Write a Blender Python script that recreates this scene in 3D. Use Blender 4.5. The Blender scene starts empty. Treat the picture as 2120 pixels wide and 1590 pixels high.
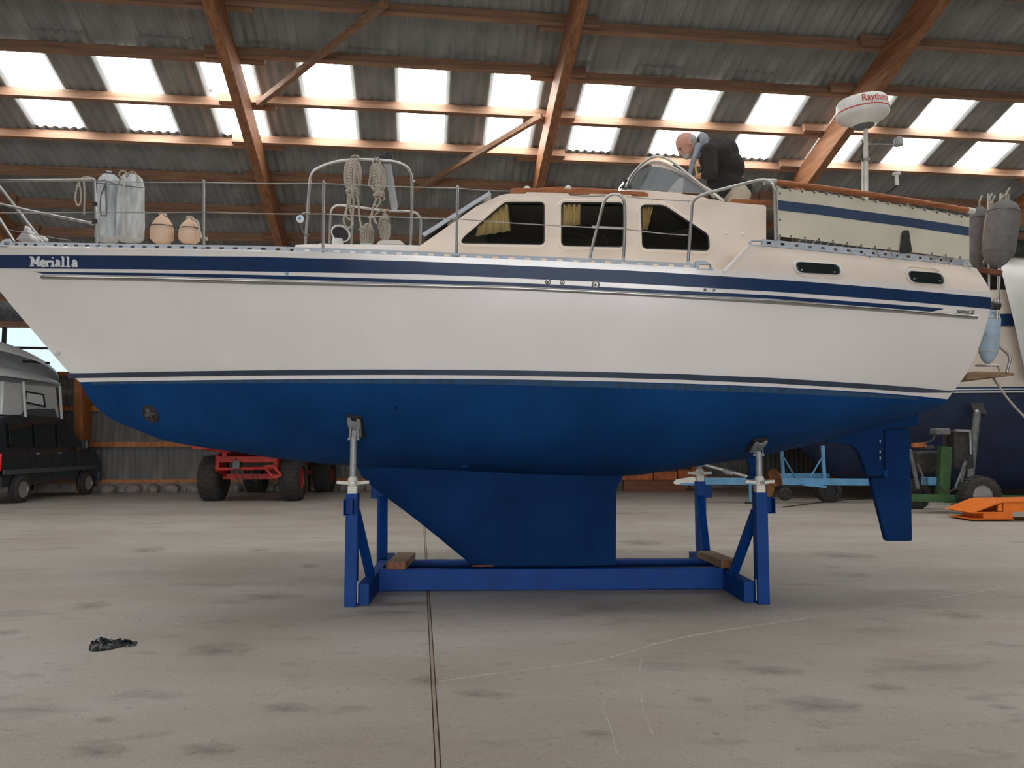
import bpy, bmesh, math, random
import numpy as np
from mathutils import Vector, Matrix, noise as mnoise
from mathutils.geometry import tessellate_polygon

random.seed(7)
sc = bpy.context.scene
COL = sc.collection
R = math.radians

# ------------------------------------------------------------------ camera
FPX, CX, CY = 1600.0, 1060.0, 795.0
EYE = Vector((0, 0, 1.52))
PITCH = math.atan(120 / FPX)
cam_data = bpy.data.cameras.new('camera')
cam_data.sensor_width = 36.0
cam_data.lens = FPX / 2120 * 36.0
cam_data.clip_end = 400
cam = bpy.data.objects.new('camera', cam_data)
cam.location = EYE
cam.rotation_euler = (math.pi / 2 + PITCH, 0, 0)
COL.objects.link(cam)
sc.camera = cam

# ------------------------------------------------------------------ light
SKY = 10.0          # overcast daylight outside
PANEL = 10.5       # radiance of the translucent roof sheets
RIDGE = 0.6        # radiance of the unseen ridge glow added to light the floor
world = bpy.data.worlds.new('sky')
world.use_nodes = True
world.node_tree.nodes['Background'].inputs[0].default_value = (0.95, 0.97, 1.0, 1)
world.node_tree.nodes['Background'].inputs[1].default_value = SKY
sc.world = world
sc.view_settings.view_transform = 'Standard'
sc.view_settings.look = 'None'
sc.view_settings.exposure = 0.14
sc.view_settings.gamma = 1.0
sc.view_settings.use_curve_mapping = False
sc.cycles.max_bounces = 6
sc.cycles.diffuse_bounces = 4
sc.cycles.glossy_bounces = 3
sc.cycles.transparent_max_bounces = 8

# ------------------------------------------------------------------ frames
BOAT_YAW = R(1.8)
BOATM = Matrix.Translation((0, 8.4, 0)) @ Matrix.Rotation(BOAT_YAW, 4, 'Z')
BOATI = BOATM.inverted()
HALLM = Matrix.Rotation(R(6.8), 4, 'Z')
HALLI = HALLM.inverted()
IDM = Matrix.Identity(4)


def ray(px, py):
    dx, dy = (px - CX) / FPX, (CY - py) / FPX
    c, s = math.cos(PITCH), math.sin(PITCH)
    return Vector((dx, c - dy * s, s + dy * c))


def at(px, py, Y):
    """world point seen at a picture point, at distance Y in front of the camera"""
    d = ray(px, py)
    return EYE + d * (Y / d.y)


def ground(px, py, z=0.0):
    d = ray(px, py)
    return EYE + d * ((z - EYE.z) / d.z)


BOAT_EYE = BOATI @ EYE
BOAT_R3 = BOATI.to_3x3()


def bp(px, py, v):
    """boat-local point on the fore-and-aft plane at lateral offset v"""
    d = BOAT_R3 @ ray(px, py)
    return BOAT_EYE + d * ((v - BOAT_EYE.y) / d.y)


# ------------------------------------------------------------------ materials
def new_mat(name):
    m = bpy.data.materials.new(name)
    m.use_nodes = True
    return m, m.node_tree.nodes, m.node_tree.links, m.node_tree.nodes['Principled BSDF']


def mat(name, col, rough=0.5, metal=0.0, vary=0.12, scale=6.0, bump=0.0, bscale=40.0, coat=0.0,
        stretch=(1, 1, 1), spec=0.5, col2=None, detail=3.0):
    m, N, L, b = new_mat(name)
    b.inputs['Roughness'].default_value = rough
    b.inputs['Metallic'].default_value = metal
    b.inputs['Coat Weight'].default_value = coat
    b.inputs['Coat Roughness'].default_value = 0.08
    b.inputs['Specular IOR Level'].default_value = spec
    tc = N.new('ShaderNodeTexCoord')
    mp = N.new('ShaderNodeMapping')
    mp.inputs['Scale'].default_value = stretch
    L.new(tc.outputs['Object'], mp.inputs[0])
    nz = N.new('ShaderNodeTexNoise')
    nz.inputs['Scale'].default_value = scale
    nz.inputs['Detail'].default_value = detail
    L.new(mp.outputs[0], nz.inputs['Vector'])
    rp = N.new('ShaderNodeValToRGB')
    c = Vector(col)
    c2 = Vector(col2) if col2 else None
    rp.color_ramp.elements[0].position = 0.3
    rp.color_ramp.elements[1].position = 0.72
    rp.color_ramp.elements[0].color = (*(c * (1 - vary)), 1)
    rp.color_ramp.elements[1].color = (*(c2 if c2 else c * (1 + vary)), 1)
    L.new(nz.outputs['Fac'], rp.inputs[0])
    L.new(rp.outputs[0], b.inputs['Base Color'])
    if bump > 0:
        n2 = N.new('ShaderNodeTexNoise')
        n2.inputs['Scale'].default_value = bscale
        n2.inputs['Detail'].default_value = 3
        L.new(mp.outputs[0], n2.inputs['Vector'])
        bu = N.new('ShaderNodeBump')
        bu.inputs['Strength'].default_value = bump
        bu.inputs['Distance'].default_value = 0.02
        L.new(n2.outputs['Fac'], bu.inputs['Height'])
        L.new(bu.outputs[0], b.inputs['Normal'])
    return m


def emit_mat(name, col, strength):
    m, N, L, b = new_mat(name)
    N.remove(b)
    e = N.new('ShaderNodeEmission')
    tc = N.new('ShaderNodeTexCoord')
    nz = N.new('ShaderNodeTexNoise')
    nz.inputs['Scale'].default_value = 1.5
    L.new(tc.outputs['Object'], nz.inputs['Vector'])
    mr = N.new('ShaderNodeMapRange')
    mr.inputs['To Min'].default_value = strength * 0.9
    mr.inputs['To Max'].default_value = strength * 1.1
    L.new(nz.outputs['Fac'], mr.inputs[0])
    e.inputs[0].default_value = (*col, 1)
    L.new(mr.outputs[0], e.inputs[1])
    L.new(e.outputs[0], N['Material Output'].inputs[0])
    return m


def glass_mat(name, tint, rough=0.02, gloss=1.0, haze=0.0):
    m, N, L, b = new_mat(name)
    N.remove(b)
    t = N.new('ShaderNodeBsdfTransparent')
    g = N.new('ShaderNodeBsdfGlossy')
    g.inputs['Roughness'].default_value = rough
    fr = N.new('ShaderNodeFresnel')
    fr.inputs[0].default_value = 1.5
    ad = N.new('ShaderNodeMath')
    ad.operation = 'MULTIPLY'
    ad.inputs[1].default_value = gloss
    ad.use_clamp = True
    L.new(fr.outputs[0], ad.inputs[0])
    mx = N.new('ShaderNodeMixShader')
    t.inputs[0].default_value = (*tint, 1)
    L.new(ad.outputs[0], mx.inputs[0])
    if haze:
        df = N.new('ShaderNodeBsdfDiffuse')
        df.inputs[0].default_value = (0.6, 0.64, 0.68, 1)
        hz = N.new('ShaderNodeMixShader')
        hz.inputs[0].default_value = haze
        L.new(t.outputs[0], hz.inputs[1])
        L.new(df.outputs[0], hz.inputs[2])
        L.new(hz.outputs[0], mx.inputs[1])
    else:
        L.new(t.outputs[0], mx.inputs[1])
    L.new(g.outputs[0], mx.inputs[2])
    L.new(mx.outputs[0], N['Material Output'].inputs[0])
    return m


def floor_mat():
    m, N, L, b = new_mat('concrete')
    b.inputs['Roughness'].default_value = 0.62
    b.inputs['Specular IOR Level'].default_value = 0.35
    tc = N.new('ShaderNodeTexCoord')

    def nz(scale, detail, st=(1, 1, 1), lo=0.35, hi=0.65, rough=0.55):
        mp = N.new('ShaderNodeMapping')
        mp.inputs['Scale'].default_value = st
        L.new(tc.outputs['Object'], mp.inputs[0])
        n = N.new('ShaderNodeTexNoise')
        n.inputs['Scale'].default_value = scale
        n.inputs['Detail'].default_value = detail
        n.inputs['Roughness'].default_value = rough
        L.new(mp.outputs[0], n.inputs['Vector'])
        mr = N.new('ShaderNodeMapRange')
        mr.inputs['From Min'].default_value = lo
        mr.inputs['From Max'].default_value = hi
        L.new(n.outputs['Fac'], mr.inputs[0])
        return mr.outputs[0], n.outputs['Fac']

    def mix(fac, a, bcol, mode='MIX', amt=1.0):
        x = N.new('ShaderNodeMix')
        x.data_type = 'RGBA'
        x.blend_type = mode
        if amt != 1.0:
            q = N.new('ShaderNodeMath'); q.operation = 'MULTIPLY'
            q.inputs[1].default_value = amt
            L.new(fac, q.inputs[0]); fac = q.outputs[0]
        L.new(fac, x.inputs[0])
        if isinstance(a, tuple): x.inputs[6].default_value = (*a, 1)
        else: L.new(a, x.inputs[6])
        if isinstance(bcol, tuple): x.inputs[7].default_value = (*bcol, 1)
        else: L.new(bcol, x.inputs[7])
        return x.outputs[2]
    big, _ = nz(0.35, 2, lo=0.3, hi=0.7)
    c = mix(big, (0.245, 0.205, 0.166), (0.345, 0.32, 0.288))
    st, _ = nz(0.9, 4, (0.45, 1.6, 1), 0.4, 0.75)
    c = mix(st, c, (0.42, 0.40, 0.37), amt=0.55)
    dk, _ = nz(1.3, 3, (0.6, 1.5, 1), 0.60, 0.74)
    c = mix(dk, c, (0.15, 0.135, 0.125), amt=0.7)
    d2, _ = nz(3.4, 3, (0.7, 1.3, 1), 0.60, 0.72)
    c = mix(d2, c, (0.16, 0.14, 0.125), amt=0.5)
    ru, _ = nz(0.7, 3, (1, 1.3, 1), 0.6, 0.78)
    c = mix(ru, c, (0.30, 0.19, 0.12), amt=0.35)
    fine, ff = nz(55, 2, lo=0.3, hi=0.7, rough=0.7)
    c = mix(fine, c, (0.5, 0.46, 0.42), amt=0.2)
    gr, _ = nz(140, 1, lo=0.45, hi=0.7, rough=0.7)
    c = mix(gr, c, (0.12, 0.10, 0.09), amt=0.35)
    sp, _ = nz(17, 2, lo=0.66, hi=0.74)
    c = mix(sp, c, (0.13, 0.12, 0.11), amt=0.55)
    L.new(c, b.inputs['Base Color'])
    bu = N.new('ShaderNodeBump')
    bu.inputs['Strength'].default_value = 0.35
    bu.inputs['Distance'].default_value = 0.01
    L.new(ff, bu.inputs['Height'])
    L.new(bu.outputs[0], b.inputs['Normal'])
    return m


def stain_mat(name, col, seed):
    """soft irregular stain: fades out by distance from its middle and by noise"""
    m, N, L, b = new_mat(name)
    b.inputs['Base Color'].default_value = (*col, 1)
    b.inputs['Roughness'].default_value = 0.6
    tc = N.new('ShaderNodeTexCoord')
    mp = N.new('ShaderNodeMapping')
    mp.inputs['Location'].default_value = (-1, -1, 0)
    mp.inputs['Scale'].default_value = (2, 2, 0)
    L.new(tc.outputs['Generated'], mp.inputs[0])
    ln = N.new('ShaderNodeVectorMath'); ln.operation = 'LENGTH'
    L.new(mp.outputs[0], ln.inputs[0])
    nz = N.new('ShaderNodeTexNoise')
    nz.inputs['Scale'].default_value = 2.6 + seed
    nz.inputs['Detail'].default_value = 5
    L.new(mp.outputs[0], nz.inputs['Vector'])
    sb = N.new('ShaderNodeMath'); sb.operation = 'MULTIPLY_ADD'
    sb.inputs[1].default_value = 1.5
    L.new(nz.outputs['Fac'], sb.inputs[0])
    ng = N.new('ShaderNodeMath'); ng.operation = 'MULTIPLY'
    ng.inputs[1].default_value = -1.0
    L.new(ln.outputs['Value'], ng.inputs[0])
    L.new(ng.outputs[0], sb.inputs[2])
    mr = N.new('ShaderNodeMapRange')
    mr.inputs['From Min'].default_value = 0.0
    mr.inputs['From Max'].default_value = 0.9
    mr.inputs['To Max'].default_value = 0.34
    L.new(sb.outputs[0], mr.inputs[0])
    L.new(mr.outputs[0], b.inputs['Alpha'])
    return m


def rope_mat(name, col):
    m, N, L, b = new_mat(name)
    b.inputs['Roughness'].default_value = 0.9
    tc = N.new('ShaderNodeTexCoord')
    w = N.new('ShaderNodeTexWave')
    w.inputs['Scale'].default_value = 26
    w.inputs['Distortion'].default_value = 1.5
    w.bands_direction = 'DIAGONAL'
    L.new(tc.outputs['Object'], w.inputs[0])
    rp = N.new('ShaderNodeValToRGB')
    rp.color_ramp.elements[0].color = (*(Vector(col) * 0.45), 1)
    rp.color_ramp.elements[1].color = (*(Vector(col) * 1.1), 1)
    L.new(w.outputs['Fac'], rp.inputs[0])
    L.new(rp.outputs[0], b.inputs['Base Color'])
    bu = N.new('ShaderNodeBump')
    bu.inputs['Strength'].default_value = 0.6
    bu.inputs['Distance'].default_value = 0.005
    L.new(w.outputs['Fac'], bu.inputs['Height'])
    L.new(bu.outputs[0], b.inputs['Normal'])
    return m


def wood_mat(name, c1, c2, scale=3.0, axis=(1, 12, 12), rough=0.6):
    return mat(name, c1, rough, vary=0.18, scale=scale, stretch=axis, col2=c2, bump=0.12, bscale=8, spec=0.3)


M = {}
M['concrete'] = floor_mat()
M['slab_gap'] = mat('slab_gap', (0.15, 0.115, 0.085), 0.9)
M['stain'] = stain_mat('oil_stain', (0.10, 0.095, 0.092), 0.0)
M['stain_brown'] = stain_mat('brown_stain', (0.16, 0.115, 0.08), 0.7)
M['filler'] = mat('joint_filler', (0.25, 0.20, 0.165), 0.8, scale=9)
M['scratch'] = mat('pale_scratch', (0.41, 0.37, 0.325), 0.8, scale=14, vary=0.2)
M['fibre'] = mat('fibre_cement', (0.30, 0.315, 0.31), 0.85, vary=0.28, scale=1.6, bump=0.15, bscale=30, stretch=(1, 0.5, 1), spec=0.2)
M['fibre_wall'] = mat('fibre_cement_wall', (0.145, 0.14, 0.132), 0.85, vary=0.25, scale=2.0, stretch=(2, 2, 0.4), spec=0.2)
M['panel_light'] = emit_mat('roof_light_sheet', (1.0, 0.985, 0.955), PANEL)
M['added_ridge_glow'] = emit_mat('added_ridge_glow_sheet', (1.0, 0.985, 0.955), RIDGE)
M['wall_light'] = emit_mat('wall_light_sheet', (0.74, 0.93, 1.0), 1.0)
M['glulam'] = wood_mat('glulam', (0.29, 0.125, 0.06), (0.43, 0.205, 0.105), 1.6, (10, 0.7, 10))
M['purlin'] = wood_mat('purlin_wood', (0.28, 0.16, 0.10), (0.39, 0.235, 0.15), 1.6, (0.7, 10, 10))
M['column'] = wood_mat('column_wood', (0.34, 0.12, 0.035), (0.46, 0.18, 0.06), 1.6, (10, 10, 0.7))
M['plinth'] = mat('plinth_concrete', (0.20, 0.18, 0.16), 0.9, scale=5, vary=0.3)

M['gelcoat'] = mat('gelcoat', (0.81, 0.765, 0.74), 0.22, vary=0.035, scale=1.2, coat=0.5)
M['gelcoat_cream'] = mat('gelcoat_cream', (0.79, 0.685, 0.585), 0.38, vary=0.05, scale=2, coat=0.2)
M['navy'] = mat('navy_paint', (0.014, 0.038, 0.105), 0.3, vary=0.12, scale=2, spec=0.2)
M['boot'] = mat('boot_top_paint', (0.028, 0.047, 0.08), 0.4, vary=0.2, scale=5)
M['boot_white'] = mat('boot_white_paint', (0.66, 0.65, 0.60), 0.45, vary=0.06)
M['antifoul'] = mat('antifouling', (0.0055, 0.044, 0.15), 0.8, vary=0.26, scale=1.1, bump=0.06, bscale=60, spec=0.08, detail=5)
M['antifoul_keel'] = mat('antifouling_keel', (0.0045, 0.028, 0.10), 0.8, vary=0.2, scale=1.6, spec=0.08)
M['scum'] = mat('waterline_scum', (0.035, 0.085, 0.13), 0.85, vary=0.5, scale=9, stretch=(2.2, 1, 0.5), col2=(0.02, 0.075, 0.18))
M['steel'] = mat('stainless_steel', (0.46, 0.45, 0.435), 0.3, 1.0, vary=0.06, scale=9)
M['steel_dull'] = mat('dull_steel', (0.42, 0.41, 0.40), 0.4, 1.0, vary=0.2, scale=20)
M['alu'] = mat('anodised_aluminium', (0.43, 0.475, 0.53), 0.5, 0.0, vary=0.08, scale=9)
M['teak'] = wood_mat('teak', (0.27, 0.085, 0.028), (0.40, 0.145, 0.055), 3, (1.2, 14, 14), 0.45)
M['black_rubber'] = mat('black_rubber', (0.015, 0.015, 0.017), 0.7, vary=0.3, scale=12)
M['black_plastic'] = mat('black_plastic', (0.02, 0.02, 0.022), 0.4, vary=0.2)
M['dark_inside'] = mat('dark_interior', (0.10, 0.085, 0.065), 0.8, vary=0.3)
M['window_glass'] = glass_mat('window_glass', (0.85, 0.87, 0.84), 0.02, 0.7)
M['perspex'] = glass_mat('perspex', (0.8, 0.85, 0.88), 0.12, 2.0, 0.28)  # diffuse white stands for scratches and the pale reflection on the panes
M['headlining'] = mat('headlining', (0.42, 0.40, 0.36), 0.8, vary=0.08)
M['curtain'] = mat('curtain_cloth', (0.86, 0.60, 0.30), 0.9, vary=0.2, scale=7, stretch=(4, 4, 0.6))
M['canvas'] = mat('cream_canvas', (0.60, 0.555, 0.44), 0.9, vary=0.07, scale=3, bump=0.15, bscale=20)
M['canvas_navy'] = mat('navy_canvas', (0.03, 0.055, 0.11), 0.85, vary=0.12, scale=5)
M['cord'] = mat('pale_cord', (0.45, 0.41, 0.34), 0.9, vary=0.2)
M['rope'] = rope_mat('rope', (0.48, 0.43, 0.35))
M['wire'] = mat('lifeline_wire', (0.36, 0.35, 0.34), 0.45, 0.6, vary=0.1)
M['fender_grey'] = mat('grey_fender_cover', (0.145, 0.135, 0.13), 0.95, vary=0.18, scale=14, bump=0.2, bscale=120)
M['fender_blue'] = mat('pale_blue_fender', (0.33, 0.43, 0.52), 0.5, vary=0.2, scale=5)
M['buoy'] = mat('faded_orange_vinyl', (0.60, 0.40, 0.27), 0.6, vary=0.15, scale=5, col2=(0.62, 0.46, 0.36))
M['bag'] = mat('grey_white_bag', (0.42, 0.45, 0.46), 0.6, vary=0.3, scale=5, stretch=(3, 3, 0.8), bump=0.5, bscale=9)
M['white_plastic'] = mat('white_plastic', (0.68, 0.68, 0.65), 0.4, vary=0.06)
M['grey_plastic'] = mat('grey_plastic', (0.33, 0.335, 0.335), 0.5, vary=0.08)
M['letter_red'] = mat('red_lettering', (0.52, 0.05, 0.03), 0.5, vary=0.05)
M['letter_white'] = mat('white_lettering', (0.72, 0.75, 0.78), 0.5, vary=0.04)
M['letter_black'] = mat('black_lettering', (0.03, 0.03, 0.03), 0.5, vary=0.05)
M['cradle'] = mat('cradle_blue_paint', (0.003, 0.042, 0.20), 0.5, vary=0.14, scale=5, spec=0.15)
M['galv'] = mat('galvanised_steel', (0.30, 0.305, 0.305), 0.5, 0.3, vary=0.15, scale=16)
M['cream_metal'] = mat('cream_cast_metal', (0.62, 0.60, 0.54), 0.5, vary=0.1)
M['old_timber'] = wood_mat('old_timber', (0.19, 0.115, 0.065), (0.30, 0.20, 0.125), 3, (1.5, 9, 9), 0.85)
M['timber_end'] = wood_mat('timber_brown', (0.16, 0.06, 0.03), (0.26, 0.11, 0.055), 3, (9, 1.5, 9), 0.7)
M['bronze'] = mat('weathered_bronze', (0.30, 0.135, 0.06), 0.55, 0.35, vary=0.3, scale=18)
M['prop_shaft'] = mat('prop_shaft_steel', (0.55, 0.53, 0.47), 0.4, 0.5, vary=0.1)
M['skin'] = mat('skin', (0.55, 0.29, 0.21), 0.6, vary=0.08, scale=9)
M['hair'] = mat('grey_hair', (0.42, 0.40, 0.37), 0.9, vary=0.2, scale=40)
M['jacket'] = mat('dark_jacket', (0.022, 0.019, 0.019), 0.95, vary=0.25, scale=7, bump=0.3, bscale=16)
M['scarf'] = mat('blue_grey_cloth', (0.26, 0.28, 0.33), 0.95, vary=0.25, scale=9, bump=0.4, bscale=20)
M['trousers'] = mat('beige_trousers', (0.46, 0.40, 0.31), 0.95, vary=0.12, scale=6, bump=0.3, bscale=14)
M['yellow'] = mat('yellow_stick', (0.52, 0.36, 0.08), 0.6)
M['red_paint'] = mat('red_machine_paint', (0.40, 0.022, 0.012), 0.55, vary=0.25, scale=4)
M['tyre'] = mat('tyre_rubber', (0.032, 0.030, 0.028), 0.9, vary=0.3, scale=10, bump=0.3, bscale=30)
M['van'] = mat('van_dark_paint', (0.018, 0.024, 0.030), 0.22, vary=0.1, coat=0.6)
M['van_glass'] = mat('van_glass', (0.012, 0.018, 0.018), 0.06, vary=0.1, coat=0.5)
M['van_grey'] = mat('van_grey_plastic', (0.07, 0.075, 0.08), 0.6, vary=0.1)
M['alloy'] = mat('alloy_wheel', (0.38, 0.38, 0.36), 0.4, 0.5, vary=0.1)
M['lamp_red'] = mat('red_lamp', (0.62, 0.02, 0.015), 0.25, vary=0.05)
M['trailer_blue'] = mat('pale_blue_paint', (0.10, 0.28, 0.47), 0.55, vary=0.15, scale=4)
M['hull2'] = mat('dark_blue_antifouling', (0.004, 0.013, 0.045), 0.7, vary=0.3, scale=2)
M['topsides2'] = mat('cream_topsides', (0.62, 0.55, 0.46), 0.4, vary=0.06, scale=2)
M['tarp'] = mat('white_tarpaulin', (0.56, 0.57, 0.55), 0.6, vary=0.06, scale=2, bump=0.25, bscale=3)
M['green_paint'] = mat('green_machine_paint', (0.025, 0.08, 0.02), 0.6, vary=0.3, scale=4)
M['orange_paint'] = mat('orange_paint', (0.74, 0.17, 0.015), 0.4, vary=0.08)
M['machine_grey'] = mat('machine_grey', (0.12, 0.127, 0.127), 0.6, 0.2, vary=0.3, scale=9)
M['machine_dark'] = mat('machine_dark', (0.03, 0.028, 0.026), 0.8, vary=0.4, scale=9)
M['rust'] = mat('rusty_orange', (0.42, 0.13, 0.045), 0.85, vary=0.35, scale=5)
M['shell_white'] = mat('white_fibreglass', (0.58, 0.60, 0.60), 0.35, vary=0.06)
M['black_bag'] = mat('black_plastic_bag', (0.014, 0.016, 0.018), 0.3, vary=0.4, scale=20)
M['earth'] = mat('yard_gravel', (0.30, 0.28, 0.25), 0.95, scale=2)

# ------------------------------------------------------------------ mesh builder
MW = {}


def mw(o):
    return MW.get(o.name, IDM) if o is not None else IDM


class MB:
    def __init__(s):
        s.v, s.f, s.mi, s.cur = [], [], [], 0

    def add(s, verts, faces):
        b = len(s.v)
        s.v += [Vector(p) for p in verts]
        for f in faces:
            s.f.append([b + i for i in f])
            s.mi.append(s.cur)
        return s

    def box(s, c, d, rot=None):
        c, d = Vector(c), Vector(d) / 2
        P = [Vector((x * d.x, y * d.y, z * d.z)) for x in (-1, 1) for y in (-1, 1) for z in (-1, 1)]
        if rot is not None:
            P = [rot @ p for p in P]
        return s.add([c + p for p in P], [(0, 1, 3, 2), (4, 6, 7, 5), (0, 4, 5, 1), (2, 3, 7, 6), (0, 2, 6, 4), (1, 5, 7, 3)])

    def beam(s, a, b, w, h, up=(0, 0, 1)):
        """rectangular bar from a to b, w sideways, h along up"""
        a, b, up = Vector(a), Vector(b), Vector(up)
        t = (b - a).normalized()
        sd = t.cross(up)
        if sd.length < 1e-5:
            sd = t.cross(Vector((1, 0, 0)))
        sd.normalize()
        u = sd.cross(t)
        P = [e + sd * (w / 2 * i) + u * (h / 2 * j) for e in (a, b) for i in (-1, 1) for j in (-1, 1)]
        return s.add(P, [(0, 1, 3, 2), (4, 6, 7, 5), (0, 4, 5, 1), (2, 3, 7, 6), (0, 2, 6, 4), (1, 5, 7, 3)])

    def tube(s, pts, r, n=8, closed=False, caps=True):
        pts = [Vector(p) for p in pts]
        k = len(pts)
        rr = r if isinstance(r, (list, tuple)) else [r] * k
        T = []
        for i in range(k):
            if closed:
                t = pts[(i + 1) % k] - pts[i - 1]
            else:
                t = pts[min(i + 1, k - 1)] - pts[max(i - 1, 0)]
            T.append(t.normalized() if t.length > 1e-9 else Vector((0, 0, 1)))
        nrm = T[0].orthogonal().normalized()
        verts, faces = [], []
        for i in range(k):
            nrm = nrm - T[i] * nrm.dot(T[i])
            if nrm.length < 1e-6:
                nrm = T[i].orthogonal()
            nrm.normalize()
            bi = T[i].cross(nrm)
            for j in range(n):
                a = 2 * math.pi * j / n
                verts.append(pts[i] + (nrm * math.cos(a) + bi * math.sin(a)) * rr[i])
        m = k if closed else k - 1
        for i in range(m):
            for j in range(n):
                a, b = i * n + j, i * n + (j + 1) % n
                c, d = ((i + 1) % k) * n + (j + 1) % n, ((i + 1) % k) * n + j
                faces.append((a, b, c, d))
        if caps and not closed:
            faces.append(tuple(range(n - 1, -1, -1)))
            faces.append(tuple((k - 1) * n + j for j in range(n)))
        return s.add(verts, faces)

    def lathe(s, prof, o=(0, 0, 0), axis=(0, 0, 1), n=24, sx=1.0, sy=1.0, ref=None, caps=True):
        o, ax = Vector(o), Vector(axis).normalized()
        e1 = Vector(ref) if ref is not None else ax.orthogonal()
        e1 = (e1 - ax * e1.dot(ax)).normalized()
        e2 = ax.cross(e1)
        verts, faces = [], []
        for (r, h) in prof:
            for j in range(n):
                a = 2 * math.pi * j / n
                verts.append(o + ax * h + (e1 * math.cos(a) * sx + e2 * math.sin(a) * sy) * r)
        for i in range(len(prof) - 1):
            for j in range(n):
                faces.append((i * n + j, i * n + (j + 1) % n, (i + 1) * n + (j + 1) % n, (i + 1) * n + j))
        if caps and prof[0][0] > 1e-4:
            faces.append(tuple(range(n - 1, -1, -1)))
        if caps and prof[-1][0] > 1e-4:
            faces.append(tuple((len(prof) - 1) * n + j for j in range(n)))
        return s.add(verts, faces)

    def ball(s, c, rad, n=12, m=8, rot=None):
        c = Vector(c)
        rad = Vector((rad, rad, rad)) if isinstance(rad, (int, float)) else Vector(rad)
        verts, faces = [], []
        for i in range(1, m):
            th = math.pi * i / m
            for j in range(n):
                a = 2 * math.pi * j / n
                p = Vector((rad.x * math.sin(th) * math.cos(a), rad.y * math.sin(th) * math.sin(a), rad.z * math.cos(th)))
                verts.append(c + (rot @ p if rot is not None else p))
        top, bot = Vector((0, 0, rad.z)), Vector((0, 0, -rad.z))
        if rot is not None:
            top, bot = rot @ top, rot @ bot
        verts += [c + top, c + bot]
        q = (m - 1) * n
        for i in range(m - 2):
            for j in range(n):
                faces.append((i * n + j, (i + 1) * n + j, (i + 1) * n + (j + 1) % n, i * n + (j + 1) % n))
        for j in range(n):
            faces.append((q, j, (j + 1) % n))
            faces.append((q + 1, (m - 2) * n + (j + 1) % n, (m - 2) * n + j))
        return s.add(verts, faces)

    def capsule(s, a, ra, b, rb, n=10):
        a, b = Vector(a), Vector(b)
        t = (b - a)
        ln = t.length
        t.normalize()
        prof = [(0.0, -ra)]
        for k in (30, 60):
            prof.append((ra * math.sin(R(k)), -ra * math.cos(R(k))))
        prof += [(ra, 0), (rb, ln)]
        for k in (60, 30):
            prof.append((rb * math.sin(R(k)), ln + rb * math.cos(R(k))))
        prof.append((0.0, ln + rb))
        prof[0] = (1e-4, prof[0][1])
        prof[-1] = (1e-4, prof[-1][1])
        return s.lathe(prof, a, t, n)

    def prism(s, poly, off):
        poly = [Vector(p) for p in poly]
        off = Vector(off)
        n = len(poly)
        tri = tessellate_polygon([poly])
        b = poly + [p + off for p in poly]
        faces = [tuple(t) for t in tri] + [tuple(n + i for i in reversed(t)) for t in tri]
        faces += [(i, (i + 1) % n, n + (i + 1) % n, n + i) for i in range(n)]
        return s.add(b, faces)

    def ring(s, outer, inner, off):
        """frame between two closed outlines with the same number of points, thickness off"""
        off = Vector(off)
        n = len(outer)
        O = [Vector(p) for p in outer]
        I = [Vector(p) for p in inner]
        V = O + I + [p + off for p in O] + [p + off for p in I]
        F = []
        for i in range(n):
            j = (i + 1) % n
            F += [(i, j, n + j, n + i), (2 * n + i, 3 * n + i, 3 * n + j, 2 * n + j),
                  (i, 2 * n + i, 2 * n + j, j), (n + i, n + j, 3 * n + j, 3 * n + i)]
        return s.add(V, F)

    def grid(s, P, closed_u=False):
        nu, nv = len(P), len(P[0])
        V = [p for row in P for p in row]
        F = []
        for i in range(nu - (0 if closed_u else 1)):
            for j in range(nv - 1):
                k = (i + 1) % nu
                F.append((i * nv + j, k * nv + j, k * nv + j + 1, i * nv + j + 1))
        return s.add(V, F)

    def sheet(s, P, off):
        """closed slab: a grid of points thickened by off"""
        off = Vector(off)
        nu, nv = len(P), len(P[0])
        A = [Vector(p) for row in P for p in row]
        V = A + [p + off for p in A]
        n = nu * nv
        F = []
        for i in range(nu - 1):
            for j in range(nv - 1):
                q = (i * nv + j, (i + 1) * nv + j, (i + 1) * nv + j + 1, i * nv + j + 1)
                F.append(q)
                F.append(tuple(n + k for k in reversed(q)))
        rim = [i * nv for i in range(nu)] + [(nu - 1) * nv + j for j in range(1, nv)] + \
              [i * nv + nv - 1 for i in range(nu - 2, -1, -1)] + [j for j in range(nv - 2, 0, -1)]
        for a, b in zip(rim, rim[1:] + rim[:1]):
            F.append((a, b, n + b, n + a))
        return s.add(V, F)

    def build(s, name, m, parent=None, frame=IDM, smooth=None, bevel=0.0, loc=None, flip=True, mesh=None):
        """link the shapes as one mesh object. frame: the coordinates the shapes were given in."""
        if parent is None:
            W = [frame @ p for p in s.v]
            if loc is None:
                xs = [p.x for p in W]; ys = [p.y for p in W]; zs = [p.z for p in W]
                loc = Vector(((min(xs) + max(xs)) / 2, (min(ys) + max(ys)) / 2, min(zs)))
            T = Matrix.Translation(loc)
        else:
            T = mw(parent)
        X = T.inverted() @ frame
        me = bpy.data.meshes.new(name)
        me.from_pydata([X @ p for p in s.v], [], s.f)
        if flip:
            bm = bmesh.new()
            bm.from_mesh(me)
            bmesh.ops.recalc_face_normals(bm, faces=bm.faces)
            bm.to_mesh(me)
            bm.free()
        ms = m if isinstance(m, (list, tuple)) else [m]
        for q in ms:
            me.materials.append(M[q] if isinstance(q, str) else q)
        if len(ms) > 1:
            me.polygons.foreach_set('material_index', s.mi)
        if smooth is not None:
            me.polygons.foreach_set('use_smooth', [True] * len(me.polygons))
            if smooth < 179:
                me.set_sharp_from_angle(angle=R(smooth))
        me.update()
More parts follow.
